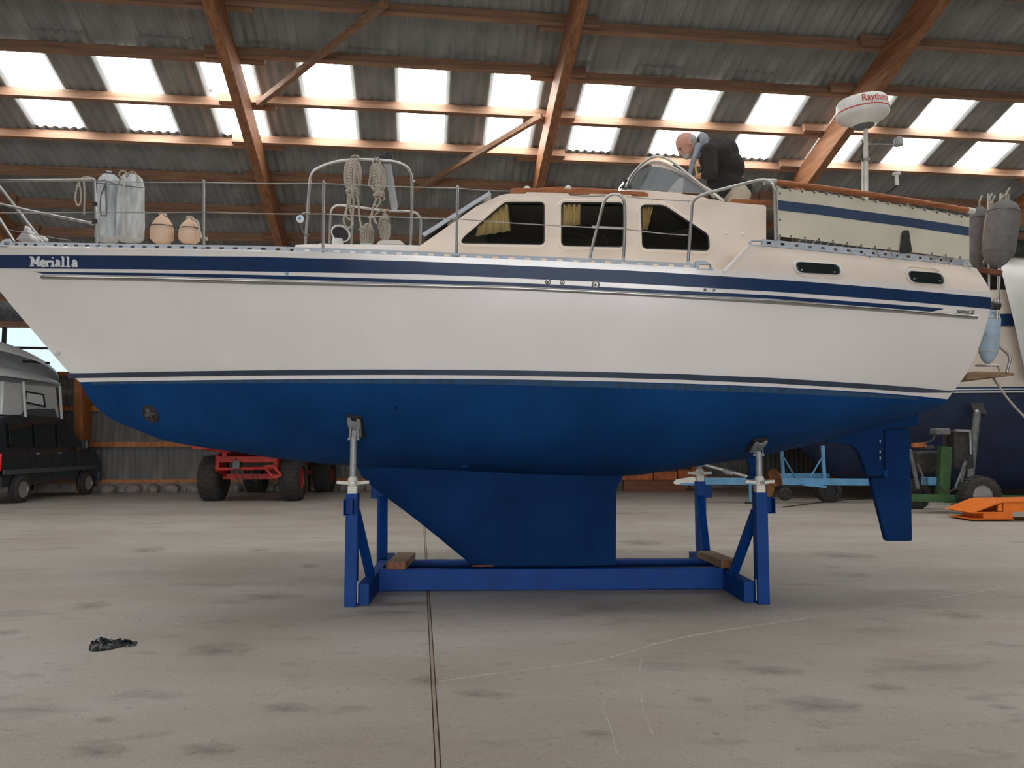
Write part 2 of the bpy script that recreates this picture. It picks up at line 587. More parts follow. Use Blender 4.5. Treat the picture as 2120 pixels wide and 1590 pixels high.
        o = bpy.data.objects.new(name, me)
        COL.objects.link(o)
        if parent is not None:
            o.parent = parent
            MW[o.name] = mw(parent)
        else:
            o.matrix_world = T
            o.location = loc
            MW[o.name] = T
        if bevel:
            b = o.modifiers.new('bevel', 'BEVEL')
            b.width = bevel
            b.segments = 2
            b.limit_method = 'ANGLE'
        return o


def tag(o, label, cat, group=None):
    o['label'] = label
    o['category'] = cat
    if group:
        o['group'] = group
    return o


def thing(name, label, cat, loc, group=None, T=None):
    o = bpy.data.objects.new(name, None)
    o.empty_display_size = 0.1
    COL.objects.link(o)
    T = T if T is not None else Matrix.Translation(Vector(loc))
    o.matrix_world = T
    o.location = T.to_translation()
    o.rotation_euler = T.to_euler()
    MW[o.name] = T
    return tag(o, label, cat, group)


def struct(o):
    o['kind'] = 'structure'
    return o


def struct_empty(name, T=IDM):
    o = bpy.data.objects.new(name, None)
    COL.objects.link(o)
    o.matrix_world = T
    o.location = T.to_translation()
    o.rotation_euler = T.to_euler()
    MW[o.name] = T
    return struct(o)


def clone(o, parent, T):
    """copy of a mesh object (shared data) at matrix T relative to its parent"""
    c = o.copy()
    COL.objects.link(c)
    c.parent = parent
    c.matrix_local = T
    c.location, c.rotation_euler = T.to_translation(), T.to_euler()
    return c


def smooth_path(pts, k=6, closed=False):
    """Catmull-Rom through the points"""
    P = [Vector(p) for p in pts]
    n = len(P)
    out = []
    for i in range(n if closed else n - 1):
        if closed:
            a, b, c, d = P[i - 1], P[i], P[(i + 1) % n], P[(i + 2) % n]
        else:
            a, b, c, d = P[max(i - 1, 0)], P[i], P[i + 1], P[min(i + 2, n - 1)]
        for q in range(k):
            t = q / k
            out.append(0.5 * ((2 * b) + (c - a) * t + (2 * a - 5 * b + 4 * c - d) * t * t + (3 * b - a - 3 * c + d) * t ** 3))
    if not closed:
        out.append(P[-1])
    return out


def round_path(pts, r, k=5, closed=False):
    """polyline with its corners rounded at radius-like distance r"""
    P = [Vector(p) for p in pts]
    n = len(P)
    out = []
    for i in range(n):
        if not closed and i in (0, n - 1):
            out.append(P[i])
            continue
        a, b, c = P[i - 1], P[i], P[(i + 1) % n]
        d1, d2 = min(r, (a - b).length * 0.45), min(r, (c - b).length * 0.45)
        p, q = b + (a - b).normalized() * d1, b + (c - b).normalized() * d2
        for j in range(k + 1):
            t = j / k
            out.append(p * (1 - t) ** 2 + b * 2 * t * (1 - t) + q * t * t)
    return out


def pchip(xs, ys):
    xs, ys = np.array(xs, float), np.array(ys, float)
    h = np.diff(xs); d = np.diff(ys) / h
    m = np.zeros(len(xs))
    for i in range(1, len(xs) - 1):
        if d[i - 1] * d[i] > 0:
            w1, w2 = 2 * h[i] + h[i - 1], h[i] + 2 * h[i - 1]
            m[i] = (w1 + w2) / (w1 / d[i - 1] + w2 / d[i])
    m[0], m[-1] = d[0], d[-1]

    def f(x):
        i = min(max(int(np.searchsorted(xs, x)) - 1, 0), len(xs) - 2)
        t = (x - xs[i]) / h[i]
        return float((2 * t**3 - 3 * t**2 + 1) * ys[i] + (t**3 - 2 * t**2 + t) * h[i] * m[i]
                     + (-2 * t**3 + 3 * t**2) * ys[i + 1] + (t**3 - t**2) * h[i] * m[i + 1])
    return table(f, float(xs[0]), float(xs[-1]))


def table(f, x0, x1, n=600):
    """fast look-up of a smooth function"""
    T = [f(x0 + (x1 - x0) * i / n) for i in range(n + 1)]
    k = n / (x1 - x0)

    def g(x):
        q = (x - x0) * k
        if q <= 0:
            return T[0]
        if q >= n:
            return T[n]
        i = int(q)
        return T[i] + (T[i + 1] - T[i]) * (q - i)
    return g


def lin(pts):
    a = np.array(pts, float)
    return lambda x: float(np.interp(x, a[:, 0], a[:, 1]))

# ================================================================== THE HALL
HA, HS = 12.54, 0.345            # roof height above the eye at the ridge, fall per metre
ANG = math.atan(HS)
WALL_Y = 25.0
X0, X1 = -24.0, 30.0             # hall ends


def roof_z(by):
    return EYE.z + HA - HS * abs(by)


def roof_hit(px, py, drop=0.0):
    """hall coordinates where a picture point meets the roof plane"""
    d = HALLI.to_3x3() @ ray(px, py)
    t = (HA - drop) / (d.z + HS * d.y)
    return HALLI @ EYE + d * t


ceiling = struct_empty('ceiling', HALLM)
P0, DP = 13.55, 1.147            # first purlin in view, spacing


def purlin_y(k):
    return P0 + DP * k


# skylight pitch from the picture
sk_a = roof_hit(874, 270).x
sk_b = roof_hit(1228, 285).x
PITCHX = (sk_b - sk_a) / 2
SW = PITCHX / 2                  # sheet width
WAVES = 5


def sheet_mesh(name, length, amp=0.026, seg=6):
    mb = MB()
    n = WAVES * seg
    rows = []
    for i in range(n + 1):
        x = -SW / 2 + SW * i / n
        z = amp * math.cos(2 * math.pi * WAVES * i / n)
        rows.append([Vector((x, 0, z)), Vector((x, length, z))])
    mb.grid(rows)
    return mb


def slope_T(bx, by, lift=0.0):
    """matrix with local +y running up the far slope (towards the ridge) from (bx, by)"""
    rot = Matrix.Rotation(math.pi, 4, 'Z') @ Matrix.Rotation(ANG, 4, 'X')
    return Matrix.Translation((bx, by, roof_z(by) + lift)) @ rot


def slope_len(k0, k1):
    return (purlin_y(k1) - purlin_y(k0)) / math.cos(ANG)


def make_row(k0, k1, lift, lights, x_from, x_to, lap=0.16, low=0.0):
    L0 = slope_len(k0, k1) + lap + low
    LL = slope_len(k0, k1) - 0.22
    base = {}
    n0 = math.floor((x_from - sk_a) / SW)
    n1 = math.ceil((x_to - sk_a) / SW)
    for i in range(n0, n1 + 1):
        bx = sk_a + i * SW
        is_light = lights and i % 2 == 0
        nm = 'skylight_or_added_sheet' if is_light else 'roof_sheet'
        T = slope_T(bx, purlin_y(k1), lift) @ Matrix.Translation((0, -low if not is_light else 0, 0))
        if nm not in base:
            o = sheet_mesh(nm, LL if is_light else L0).build(nm, 'panel_light' if is_light else 'fibre', ceiling, HALLM, smooth=180, flip=False)
            o.matrix_local = T
            o.location, o.rotation_euler = T.to_translation(), T.to_euler()
            base[nm] = o
        else:
            clone(base[nm], ceiling, T)


make_row(-5, -3, 0.04, False, -10, 17)
make_row(-3, -1, 0.03, False, -11, 18)
make_row(-1, 1, 0.02, False, -11, 19, low=0.25)
make_row(1, 3, 0.0, True, -12.5, 20.5)
make_row(3, 5, -0.02, False, -14, 21, lap=0.03)
make_row(5, 7, -0.03, False, -15, 8)
make_row(7, 9, -0.04, False, -16, 8)
make_row(9, 10, -0.05, False, -17, 8)

# roof beyond the frame: rest of the far slope and the near slope, both one closed surface each
yA = purlin_y(-5)


def slab(name, m, pts, parent):
    return MB().add(pts, [tuple(range(len(pts)))]).build(name, m, parent, HALLM, flip=False)


up = 0.09


def strip(name, m, xa, xb, ya, yb):
    return slab(name, m, [(xa, ya, roof_z(ya) + up), (xb, ya, roof_z(ya) + up), (xb, yb, roof_z(yb) + up), (xa, yb, roof_z(yb) + up)], ceiling)


def added_light_band(y_hi, y_lo):
    """unseen band added to light the floor: plain and glowing sheets alternate"""
    x, k, lm, lx = X0, 0, None, 0
    while x < X1 - .1:
        x2 = min(x + SW, X1)
        if k % 2:
            if lm is None:
                lm, lx = strip('skylight_or_added_sheet', 'panel_light', x, x2, y_hi, y_lo), x
            else:
                clone(lm, ceiling, Matrix.Translation((x - lx, 0, 0)))
        else:
            strip('roof_upper', 'fibre', x, x2, y_hi, y_lo)
        x, k = x2, k + 1


added_light_band(yA, 5.5)
strip('roof_upper', 'fibre', X0, X1, 5.5, 2.6)
slab('roof_outer', 'fibre', [(X0, WALL_Y + .4, roof_z(WALL_Y + .4) + up), (X1, WALL_Y + .4, roof_z(WALL_Y + .4) + up),
                             (X1, purlin_y(3) - .1, roof_z(purlin_y(3) - .1) + up), (X0, purlin_y(3) - .1, roof_z(purlin_y(3) - .1) + up)], ceiling)
ym = purlin_y(1)
slab('roof_outer', 'fibre', [(X0, ym + .1, roof_z(ym + .1) + up), (X1, ym + .1, roof_z(ym + .1) + up), (X1, yA, roof_z(yA) + up), (X0, yA, roof_z(yA) + up)], ceiling)
for xa, xb in ((X0, -12.2), (20.4, X1)):
    slab('roof_outer', 'fibre', [(xa, purlin_y(3), roof_z(purlin_y(3)) + up), (xb, purlin_y(3), roof_z(purlin_y(3)) + up),
                                 (xb, ym, roof_z(ym) + up), (xa, ym, roof_z(ym) + up)], ceiling)
# unseen ridge glow added to light the floor; then the plain near slope
for i in range(18):
    xa, xb = X0 + 3 * i, X0 + 3 * i + 2.92
    MB().add([(xa, 2.6, roof_z(2.6) + up), (xb, 2.6, roof_z(2.6) + up), (xb, 0, roof_z(0) + up), (xa, 0, roof_z(0) + up), (xb, -2.6, roof_z(2.6) + up), (xa, -2.6, roof_z(2.6) + up)],
             [(0, 1, 2, 3), (3, 2, 4, 5)]).build('added_ridge_glow', 'added_ridge_glow', ceiling, HALLM, flip=False)
for ya_, yb_ in ((-2.6, -WALL_Y),):
    strip('roof_near', 'fibre', X0, X1, ya_, yb_)

# rafters (portal frames)
ra = [roof_hit(523, 290, .57).x, roof_hit(1134, 290, .57).x, roof_hit(1724, 290, .57).x]
BAY = (ra[2] - ra[0]) / 2
RAF = [ra[1] + BAY * k for k in (-2, -1, 0, 1, 2)]
RAF[1], RAF[3] = ra[0], ra[2]
RAF[0] = ra[0] - 6.55
PUR_H = 0.21
for bx in RAF:
    mb = MB()
    ya, yb = WALL_Y - 0.05, 1.0
    d0, d1, w = 0.05 + PUR_H, 0.05 + PUR_H + 0.62, 0.19
    prof = [(yb, roof_z(yb) - d0), (ya, roof_z(ya) - d0), (ya, roof_z(ya) - d1 - .25), (ya - 2.2, roof_z(ya - 2.2) - d1), (yb, roof_z(yb) - d1)]
    mb.prism([(bx - w / 2, y, z) for y, z in prof], (w, 0, 0))
    mb.build('rafter', 'glulam', ceiling, HALLM, bevel=0.008)
    mb = MB()
    z_top = roof_z(ya) - d1
    mb.prism([(bx - w / 2, ya, 0), (bx - w / 2, ya, z_top + .4), (bx - w / 2, ya - 0.95, z_top + .4), (bx - w / 2, ya - 0.34, 0)], (w * 1.25, 0, 0))
    mb.build('column', 'column', ceiling, HALLM, bevel=0.008)
# purlins: one length per bay, lapped over the rafters
edges = [X0] + RAF + [X1]
for k in range(-5, 10):
    y = purlin_y(k)
    for i in range(len(edges) - 1):
        a, b = edges[i], edges[i + 1]
        if b < -17 or a > 24:
            continue
        odd = i % 2
        dy = 0.05 if odd else -0.05
        zc = roof_z(y + dy) - 0.03 - PUR_H / 2 - (0.02 if odd else 0)
        ext = 0.55
        mb = MB().beam((a - (ext if i else 0), y + dy, zc), (b + (ext if i < len(edges) - 2 else 0), y + dy, zc), 0.095, PUR_H, (0, HS, 1))
        mb.build('purlin', 'purlin', ceiling, HALLM)
# diagonal wind braces between rafters


def brace(p, q, drop=0.34):
    a, b = roof_hit(*p, drop), roof_hit(*q, drop)
    MB().beam(a, b, 0.10, 0.11).build('wind_brace', 'purlin', ceiling, HALLM)


brace((535, 215), (800, 5))
brace((1122, 240), (860, 395))
brace((2118, 452), (2040, 505))
# nail tips and small fixings left out of reach; a bolt head where the purlins lap
bo = roof_hit(439, 193, 0.2)
MB().lathe([(0.03, -0.02), (0.03, 0.0)], bo + Vector((0, -0.12, 0)), (0, -1, 0), 10).build('bolt', 'steel_dull', ceiling, HALLM)

# ---- far wall
wall_far = struct_empty('wall_far', HALLM)


def wall_pt(px, py, y=WALL_Y):
    d = HALLI.to_3x3() @ ray(px, py)
    o = HALLI @ EYE
    return o + d * ((y - o.y) / d.y)


zt0, zt1 = wall_pt(60, 770).z, wall_pt(60, 676).z
wz = roof_z(WALL_Y)


def wall_sheet(h, z0, nm, m):
    mb = MB()
    n = 6 * 6
    rows = []
    for i in range(n + 1):
        x = -0.5 + i / n
        y = 0.022 * math.cos(2 * math.pi * 6 * i / n)
        rows.append([Vector((x, y, z0)), Vector((x, y, z0 + h))])
    return mb.grid(rows).build(nm, m, wall_far, HALLM, smooth=180, flip=False)


wx = wall_pt(232, 900).x
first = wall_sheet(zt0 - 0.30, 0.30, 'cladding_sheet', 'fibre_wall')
first.location = (wx, WALL_Y, 0)
for i in range(-10, 43):
    if i:
        clone(first, wall_far, Matrix.Translation((wx + i, WALL_Y, 0)))
# band of translucent sheets at the left, plain sheets beyond
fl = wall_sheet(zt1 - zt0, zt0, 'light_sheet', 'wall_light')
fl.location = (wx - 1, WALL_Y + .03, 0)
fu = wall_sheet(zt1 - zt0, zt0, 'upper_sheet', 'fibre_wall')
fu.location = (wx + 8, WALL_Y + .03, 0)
for i in range(-10, 43):
    if i in (-1, 8):
        continue
    clone(fl if i < 8 else fu, wall_far, Matrix.Translation((wx + i, WALL_Y + .03, 0)))
MB().box(((X0 + X1) / 2, WALL_Y + .02, zt1 + .2), (X1 - X0, 0.05, .5)).build('eave_board', 'fibre_wall', wall_far, HALLM)
for zz, hh, m_ in ((zt1 + .04, .16, 'purlin'), (zt0 - .05, .12, 'column'), (wall_pt(60, 721).z, .07, 'machine_dark'),
                   (wall_pt(160, 846).z, .16, 'column'), (wall_pt(300, 920).z, .15, 'column'), (0.33, .10, 'column')):
    MB().box(((X0 + X1) / 2, WALL_Y - .09, zz), (X1 - X0, 0.10, hh)).build('wall_rail', m_, wall_far, HALLM)
xm = wall_pt(11, 700).x
MB().box((xm, WALL_Y - .06, (zt0 + zt1) / 2), (.12, .06, zt1 - zt0)).build('mullion', 'machine_dark', wall_far, HALLM)
MB().box(((X0 + X1) / 2, WALL_Y + .05, .14), (X1 - X0, 0.3, .28)).build('plinth', 'plinth', wall_far, HALLM)
# stones along the foot of the wall
stone = MB().ball((0, 0, 0), (.26, .16, .17), 7, 5).build('foot_stone', 'plinth', wall_far, HALLM, smooth=50)
stone.location = (wx - .5, WALL_Y - .35, .1)
for i in range(1, 14):
    c = clone(stone, wall_far, Matrix.Translation((wx - .5 + i * .62 + random.uniform(-.1, .1), WALL_Y - .35, .09)) @ Matrix.Rotation(random.random() * 6, 4, 'Z'))

# ---- other walls, out of view
def gable(name, x):
    z = [(-WALL_Y, 0), (WALL_Y, 0), (WALL_Y, wz + up), (0, roof_z(0) + up), (-WALL_Y, wz + up)]
    return struct(MB().add([(x, y, q) for y, q in z], [(0, 1, 2, 3, 4)]).build(name, 'fibre_wall', None, HALLM, flip=False))


gable('wall_left', X0)
gable('wall_right', X1)
GX0, GX1, GZ = -20.0, 12.0, 5.0       # unseen open gate behind the camera, widened to light the hull
wb = struct_empty('wall_back', HALLM)
for a, b, z0, z1 in ((X0, GX0, 0, wz + up), (GX1, X1, 0, wz + up), (GX0, GX1, GZ, wz + up)):
    MB().add([(a, -WALL_Y, z0), (b, -WALL_Y, z0), (b, -WALL_Y, z1), (a, -WALL_Y, z1)], [(0, 1, 2, 3)]).build('wall_panel', 'fibre_wall', wb, HALLM, flip=False)
pl = bpy.data.lights.new('gate_daylight', 'AREA')
pl.shape = 'RECTANGLE'
pl.size, pl.size_y = GX1 - GX0, GZ
pl.cycles.is_portal = True
po = bpy.data.objects.new('gate_daylight', pl)
po.matrix_world = HALLM @ Matrix.Translation(((GX0 + GX1) / 2, -WALL_Y - .02, GZ / 2)) @ Matrix.Rotation(R(90), 4, 'X')
COL.objects.link(po)
po.location, po.rotation_euler = po.matrix_world.to_translation(), po.matrix_world.to_euler()

# ---- floor
floor = struct(MB().box((3, 0, -.15), (X1 - X0 + 1, 2 * WALL_Y + 1, .26)).build('floor', 'slab_gap', None, HALLM))
struct(MB().box((3, -WALL_Y - 21, -.12), (90, 40, .2)).build('yard_ground', 'earth', None, HALLM))
jx0 = (HALLI @ ground(902, 1585)).x
jx1 = (HALLI @ ground(912, 1585)).x
for a, b in ((X0 - .4, jx0 - .005), (jx1 + .005, X1 + .4)):
    MB().box(((a + b) / 2, 0, -.01), (b - a, 2 * WALL_Y + .9, .02)).build('concrete_slab', 'concrete', floor, HALLM)
MB().box(((jx0 + jx1) / 2, 0, -.013), (jx1 - jx0 - .004, 2 * WALL_Y + .9, .018)).build('joint_filler', 'filler', floor, HALLM)


def floor_mark(name, pts, w, m):
    G = [ground(*p) for p in pts]
    G = smooth_path(G, 6)
    row = []
    for i, p in enumerate(G):
        t = (G[min(i + 1, len(G) - 1)] - G[max(i - 1, 0)]).normalized()
        n = Vector((-t.y, t.x, 0))
        ww = w * (0.45 + 0.8 * abs(mnoise.noise(p * 2.3)) + 0.3 * random.random())
        row.append([p + n * ww / 2 + Vector((0, 0, .0012)), p - n * ww / 2 + Vector((0, 0, .0012))])
    MB().grid(row).build(name, m, floor, IDM, flip=False)


floor_mark('scratch_line', [(905, 1412), (1010, 1396), (1150, 1380), (1240, 1366), (1310, 1348), (1345, 1336)], .022, 'scratch')
floor_mark('scratch_line', [(1345, 1336), (1440, 1315), (1560, 1296), (1700, 1276), (1800, 1262), (1890, 1246), (1990, 1231), (2075, 1216)], .03, 'scratch')
floor_mark('scratch_line', [(1290, 1390), (1284, 1418), (1248, 1460), (1262, 1500), (1278, 1560)], .008, 'scratch')
floor_mark('scratch_line', [(1328, 1362), (1322, 1410), (1333, 1470), (1352, 1520)], .008, 'scratch')
floor_mark('scratch_line', [(1880, 1220), (1940, 1224), (1990, 1231)], .012, 'scratch')

# stains on the concrete: (picture point, half width, half depth in pixels)
for i, (px, py, hw, hd) in enumerate(((188, 1254, 42, 10), (12, 1310, 30, 6), (985, 1437, 46, 10), (880, 1410, 34, 13), (1595, 1389, 60, 10), (640, 1172, 22, 5), (536, 1139, 20, 4),
                                      (430, 1552, 60, 14), (590, 1466, 52, 12), (214, 1491, 26, 8), (306, 1139, 34, 6), (1322, 1124, 44, 7), (1832, 1424, 44, 9), (2075, 1465, 26, 6), (450, 1345, 70, 16),
                                      (1235, 1520, 36, 9), (1690, 1460, 80, 18), (200, 1555, 60, 16), (1985, 1275, 50, 9), (560, 1235, 60, 8), (1740, 1150, 60, 8), (1450, 1450, 24, 7))):
    A, B_, C_, D_ = ground(px - hw, py), ground(px + hw, py), ground(px, py + hd), ground(px, py - hd)
    c = ground(px, py)
    rx, ry = (B_ - A).length * .85, (D_ - C_).length * .8
    z = .0016 + .0001 * i
    P = [Vector((c.x + rx * math.cos(t), c.y + ry * math.sin(t), z)) for t in np.linspace(0, 2 * math.pi, 24, endpoint=False)]
    MB().add(P, [tuple(range(24))]).build('floor_stain', 'stain' if i % 3 else 'stain_brown', floor, IDM, flip=False)
# ================================================================== THE SAILBOAT
boat = thing('sailboat', 'white and navy sailing yacht with blue bottom standing on a blue cradle', 'sailboat', None, T=BOATM)

# ---- hull form
Bs = pchip([0, .04, .1, .2, .3, .4, .5, .6, .7, .8, .9, 1], [0.0, .24, .56, 1.0, 1.33, 1.55, 1.66, 1.69, 1.65, 1.53, 1.33, 1.04])
Bw = pchip([0, .04, .1, .2, .3, .4, .5, .6, .7, .8, .9, 1], [0.0, .13, .36, .76, 1.10, 1.34, 1.47, 1.49, 1.43, 1.27, 1.0, .62])
SHEER = [(-82, 507), (0, 509), (150, 512), (300, 515), (530, 519), (860, 530), (1060, 539), (1160, 543), (1290, 549),
         (1475, 558), (1590, 565), (1800, 583), (2054, 604)]
WL = [(165, 791), (400, 787), (600, 785), (800, 784), (1000, 784.5), (1200, 788), (1400, 794), (1600, 801), (1800, 812), (1900, 821), (1962, 826)]
stern_v = 1.04
xs0, xs1 = bp(-82, 507, 0).x, bp(2054, 604, -1.04).x
xw0, xw1 = bp(165, 791, 0).x, bp(1962, 826, -.62).x


def trace(line, B, x0, x1):
    pts = []
    a = np.array(line, float)
    for px in np.linspace(a[0, 0], a[-1, 0], 60):
        py = float(np.interp(px, a[:, 0], a[:, 1]))
        v = -1.0
        for _ in range(60):
            p = bp(px, py, v)
            u = min(max((p.x - x0) / (x1 - x0), 0), 1)
            v = 0.5 * v + 0.5 * -B(u)
        pts.append((u, p.z))
    pts = np.array(pts)
    c = np.polyfit(pts[:, 0], pts[:, 1], 6)
    return table(lambda u: float(np.polyval(c, u)), 0.0, 1.0)


ZS = trace(SHEER, Bs, xs0, xs1)
ZW = trace(WL, Bw, xw0, xw1)
stem_pts = sorted([(bp(*p, 0).z, bp(*p, 0).x) for p in [(-82, 507), (-40, 556), (2, 606), (30, 640), (100, 722), (140, 768), (165, 791)]])
stern_pts = sorted([(bp(px, py, -v).z, bp(px, py, -v).x) for px, py, v in
                    [(2054, 604, 1.04), (2053, 640, 1.03), (2046, 680, 1.0), (2033, 725, .94), (2014, 765, .85), (1990, 795, .75), (1962, 826, .62)]])
stemX = pchip([p[0] for p in stem_pts], [p[1] for p in stem_pts])
sternX = pchip([p[0] for p in stern_pts], [p[1] for p in stern_pts])
KP = [bp(*p, 0) for p in [(165, 792), (181, 820), (205, 849), (233, 869), (282, 890), (334, 910), (401, 924), (487, 936), (576, 950), (696, 962),
                          (850, 970), (960, 975), (1100, 981), (1285, 985), (1373, 974), (1465, 960), (1538, 949), (1618, 932), (1704, 912), (1802, 884), (1848, 870), (1898, 855), (1945, 838)]]
ZK_ = pchip([p.x for p in KP], [p.z for p in KP])
EXP = pchip([0, .12, .3, .5, .8, 1], [1.75, 1.5, 1.12, 1.0, 1.05, 1.2])


def ZK(u):
    return min(ZK_(xw0 + u * (xw1 - xw0)), ZW(u) - 0.004)


def gflare(s, u):
    k = 0.55 * min(1, u / .35)
    return s + k * s * (1 - s)


def top_pt(u, s):
    z = ZW(u) + (ZS(u) - ZW(u)) * s
    x = stemX(z) + (sternX(z) - stemX(z)) * u
    y = Bw(u) + (Bs(u) - Bw(u)) * gflare(s, u)
    return Vector((x, -y, z))


def bot_pt(u, th):
    zw, zk = ZW(u), ZK(u)
    e = EXP(u)
    a = th * math.pi / 2
    # same x as the waterline, so the two grids meet
    x = stemX(zw) + (sternX(zw) - stemX(zw)) * u
    return Vector((x, -Bw(u) * max(math.cos(a), 0) ** e, zw - (zw - zk) * max(math.sin(a), 0) ** e))


def half_b(x, z):
    """half breadth of the hull at boat-local x, z"""
    u = .5
    for _ in range(6):
        zw = ZW(u)
        zz = max(z, zw)
        u = min(max((x - stemX(zz)) / (sternX(zz) - stemX(zz)), 0), 1)
    zw = ZW(u)
    if z >= zw:
        return Bw(u) + (Bs(u) - Bw(u)) * gflare(min((z - zw) / (ZS(u) - zw), 1.05), u)
    e = EXP(u)
    q = min(max((zw - z) / (zw - ZK(u)), 0), 1)
    sn = q ** (1 / e)
    return Bw(u) * math.sqrt(max(1 - sn * sn, 0)) ** e


def hull_at(px, py, out=0.0):
    v = -1.0
    d = BOAT_R3 @ ray(px, py)
    for _ in range(60):
        t = (v - BOAT_EYE.y) / d.y
        w = .6 * v - .4 * (half_b(BOAT_EYE.x + d.x * t, BOAT_EYE.z + d.z * t) + out)
        if abs(w - v) < 1e-6:
            break
        v = w
    return BOAT_EYE + d * ((w - BOAT_EYE.y) / d.y)


NU = 90
UU = [0.5 - 0.5 * math.cos(math.pi * i / NU) * 0.999 if 0 < i < NU else (0 if i == 0 else 1) for i in range(NU + 1)]
UU = [0.6 * a + 0.4 * i / NU for i, a in enumerate(UU)]


def both_sides(P):
    """grid from the near side round to the far side: rows top -> keel -> top"""
    return P


SS = [(i / 34) ** 1.3 for i in range(34, -1, -1)]
TH = [i / 18 for i in range(0, 19)]
mir = lambda p: Vector((p.x, -p.y, p.z))
for nm, rows, m_ in (('topsides', [[top_pt(u, s) for s in SS] for u in UU], 'gelcoat'),):
    mb = MB().grid(rows)
    mb.grid([[mir(p) for p in r][::-1] for r in rows])
    topsides = mb.build('topsides', m_, boat, BOATM, smooth=180, flip=False)
rows = []
for u in UU:
    near = [bot_pt(u, t) for t in TH]
    rows.append(near + [mir(p) for p in near[::-1][1:]])
bottom = MB().grid(rows).build('bottom', 'antifoul', boat, BOATM, smooth=180, flip=False)
# transom: bulges aft between the two stern edges
rows = []
edge = [top_pt(1, s) for s in SS] + [bot_pt(1, t) for t in TH[1:]]
for k in range(13):
    q = -1 + 2 * k / 12
    rows.append([Vector((e.x + 0.22 * (1 - q * q) * (-e.y), e.y * -q, e.z)) for e in edge])
MB().grid(rows).build('transom', 'gelcoat', boat, BOATM, smooth=60, flip=True)
# deck
rows = []
for u in UU:
    e = top_pt(u, 1)
    rows.append([Vector((e.x, e.y * (1 - 2 * k / 8), e.z - .015 + .05 * (1 - (1 - 2 * k / 8) ** 2))) for k in range(9)])
MB().grid(rows).build('deck', 'gelcoat_cream', boat, BOATM, smooth=60, flip=False)


def hull_strip(name, line, m_, parent, out=.005, far=True, px_step=22):
    """painted band on the hull. line: (px, top, bottom) rows"""
    a = np.array(line, float)
    n = max(int((a[-1, 0] - a[0, 0]) / px_step), 4)
    rows = []
    for px in np.linspace(a[0, 0], a[-1, 0], n + 1):
        t, b = float(np.interp(px, a[:, 0], a[:, 1])), float(np.interp(px, a[:, 0], a[:, 2]))
        rows.append([hull_at(px, t + (b - t) * k / 3, out) for k in range(4)])
    mb = MB().grid(rows)
    if far:
        mb.grid([[mir(p) for p in r][::-1] for r in rows])
    return mb.build(name, m_, parent, BOATM, smooth=180, flip=False)


hull_strip('sheer_stripe', [(-68, 526.5, 554), (0, 527.5, 555.5), (300, 529.5, 557.5), (530, 531.5, 562), (860, 541, 567.5), (1060, 549.5, 575.5), (1290, 559.5, 586), (1380, 564.5, 591),
                            (1590, 578, 603), (1680, 584, 609), (1850, 598, 622), (2052, 616, 640)], 'navy', topsides)
hull_strip('thin_stripe', [(70, 562, 562.6), (92, 563, 567.5), (300, 565, 571), (530, 569, 577), (1060, 585, 591.5), (1590, 611, 618), (1935, 637, 645), (1953, 639, 640)], 'navy', topsides)
hull_strip('boot_stripe', [(140, 772.5, 783), (150, 773, 783), (400, 768.5, 779), (600, 766, 777), (800, 765, 776), (1000, 766, 777), (1200, 769, 780.5), (1400, 774, 786), (1600, 782.5, 794),
                           (1800, 795, 805.5), (1900, 802.5, 813.5), (1976, 810.5, 813)], 'boot', topsides)
hull_strip('waterline_grime', [(190, 791, 796), (400, 787.5, 794), (600, 785.5, 793), (800, 785, 794.5), (1000, 785.5, 796), (1200, 789, 801), (1400, 795, 807), (1600, 802, 814),
                               (1760, 812, 821), (1900, 823, 827)], 'scum', bottom, out=.002)

# rub rail: half-round stainless moulding
RUB = lin([(86, 573.5), (300, 577.5), (530, 584), (860, 591), (1060, 596), (1290, 607), (1590, 624), (1800, 639), (2022, 657)])
path = [hull_at(px, RUB(px), .006) for px in np.linspace(87, 2022, 90)]
mb = MB().tube(path, 0.021, 10)
mb.tube([mir(p) for p in path], 0.021, 10)
mb.build('rub_rail', 'steel', boat, BOATM, smooth=60)

# ---- raised aft bulwark
NB = 40
bl = lin([(1497, 564), (1590, 566), (1800, 584), (2052, 606)])
tl = lin([(1550, 508), (1590, 510.5), (2006, 551), (2022, 556)])
rows = []
for i in range(NB + 1):
    t = i / NB
    p = hull_at(1497 + t * (2052 - 1497), bl(1497 + t * (2052 - 1497)))
    tp = 1550 + t * (2022 - 1550)
    v = p.y + .05
    q = bp(tp, tl(tp), v)
    rows.append([p.lerp(q, k / 4) + Vector((0, -.012 * math.sin(math.pi * k / 4), 0)) for k in range(5)])
bulwark = MB().sheet(rows, (0, .05, 0)).build('aft_bulwark', 'gelcoat_cream', boat, BOATM, smooth=40)
MB().sheet([[mir(p) for p in r] for r in rows], (0, -.05, 0)).build('aft_bulwark', 'gelcoat_cream', boat, BOATM, smooth=40)


def bul_at(px, py, out=0.0):
    """point on the outer face of the near bulwark"""
    t = (bl(px) - py) / (bl(px) - tl(max(px, 1551)))
    v = hull_at(px, bl(px)).y + .05 * t - .012 * math.sin(math.pi * min(max(t, 0), 1)) - out
    return bp(px, py, v)


bul = [r for r in rows]
# bright lip along the slanting front edge
MB().beam(rows[0][0] + Vector((0, -.005, 0)), rows[0][4] + Vector((0, -.005, 0)), .03, .03, (0, 1, 0)).build('bulwark_lip', 'gelcoat', bulwark, BOATM, bevel=.006)
MB().beam(mir(rows[0][0]), mir(rows[0][4]), .03, .03, (0, 1, 0)).build('bulwark_lip', 'gelcoat', bulwark, BOATM, bevel=.006)
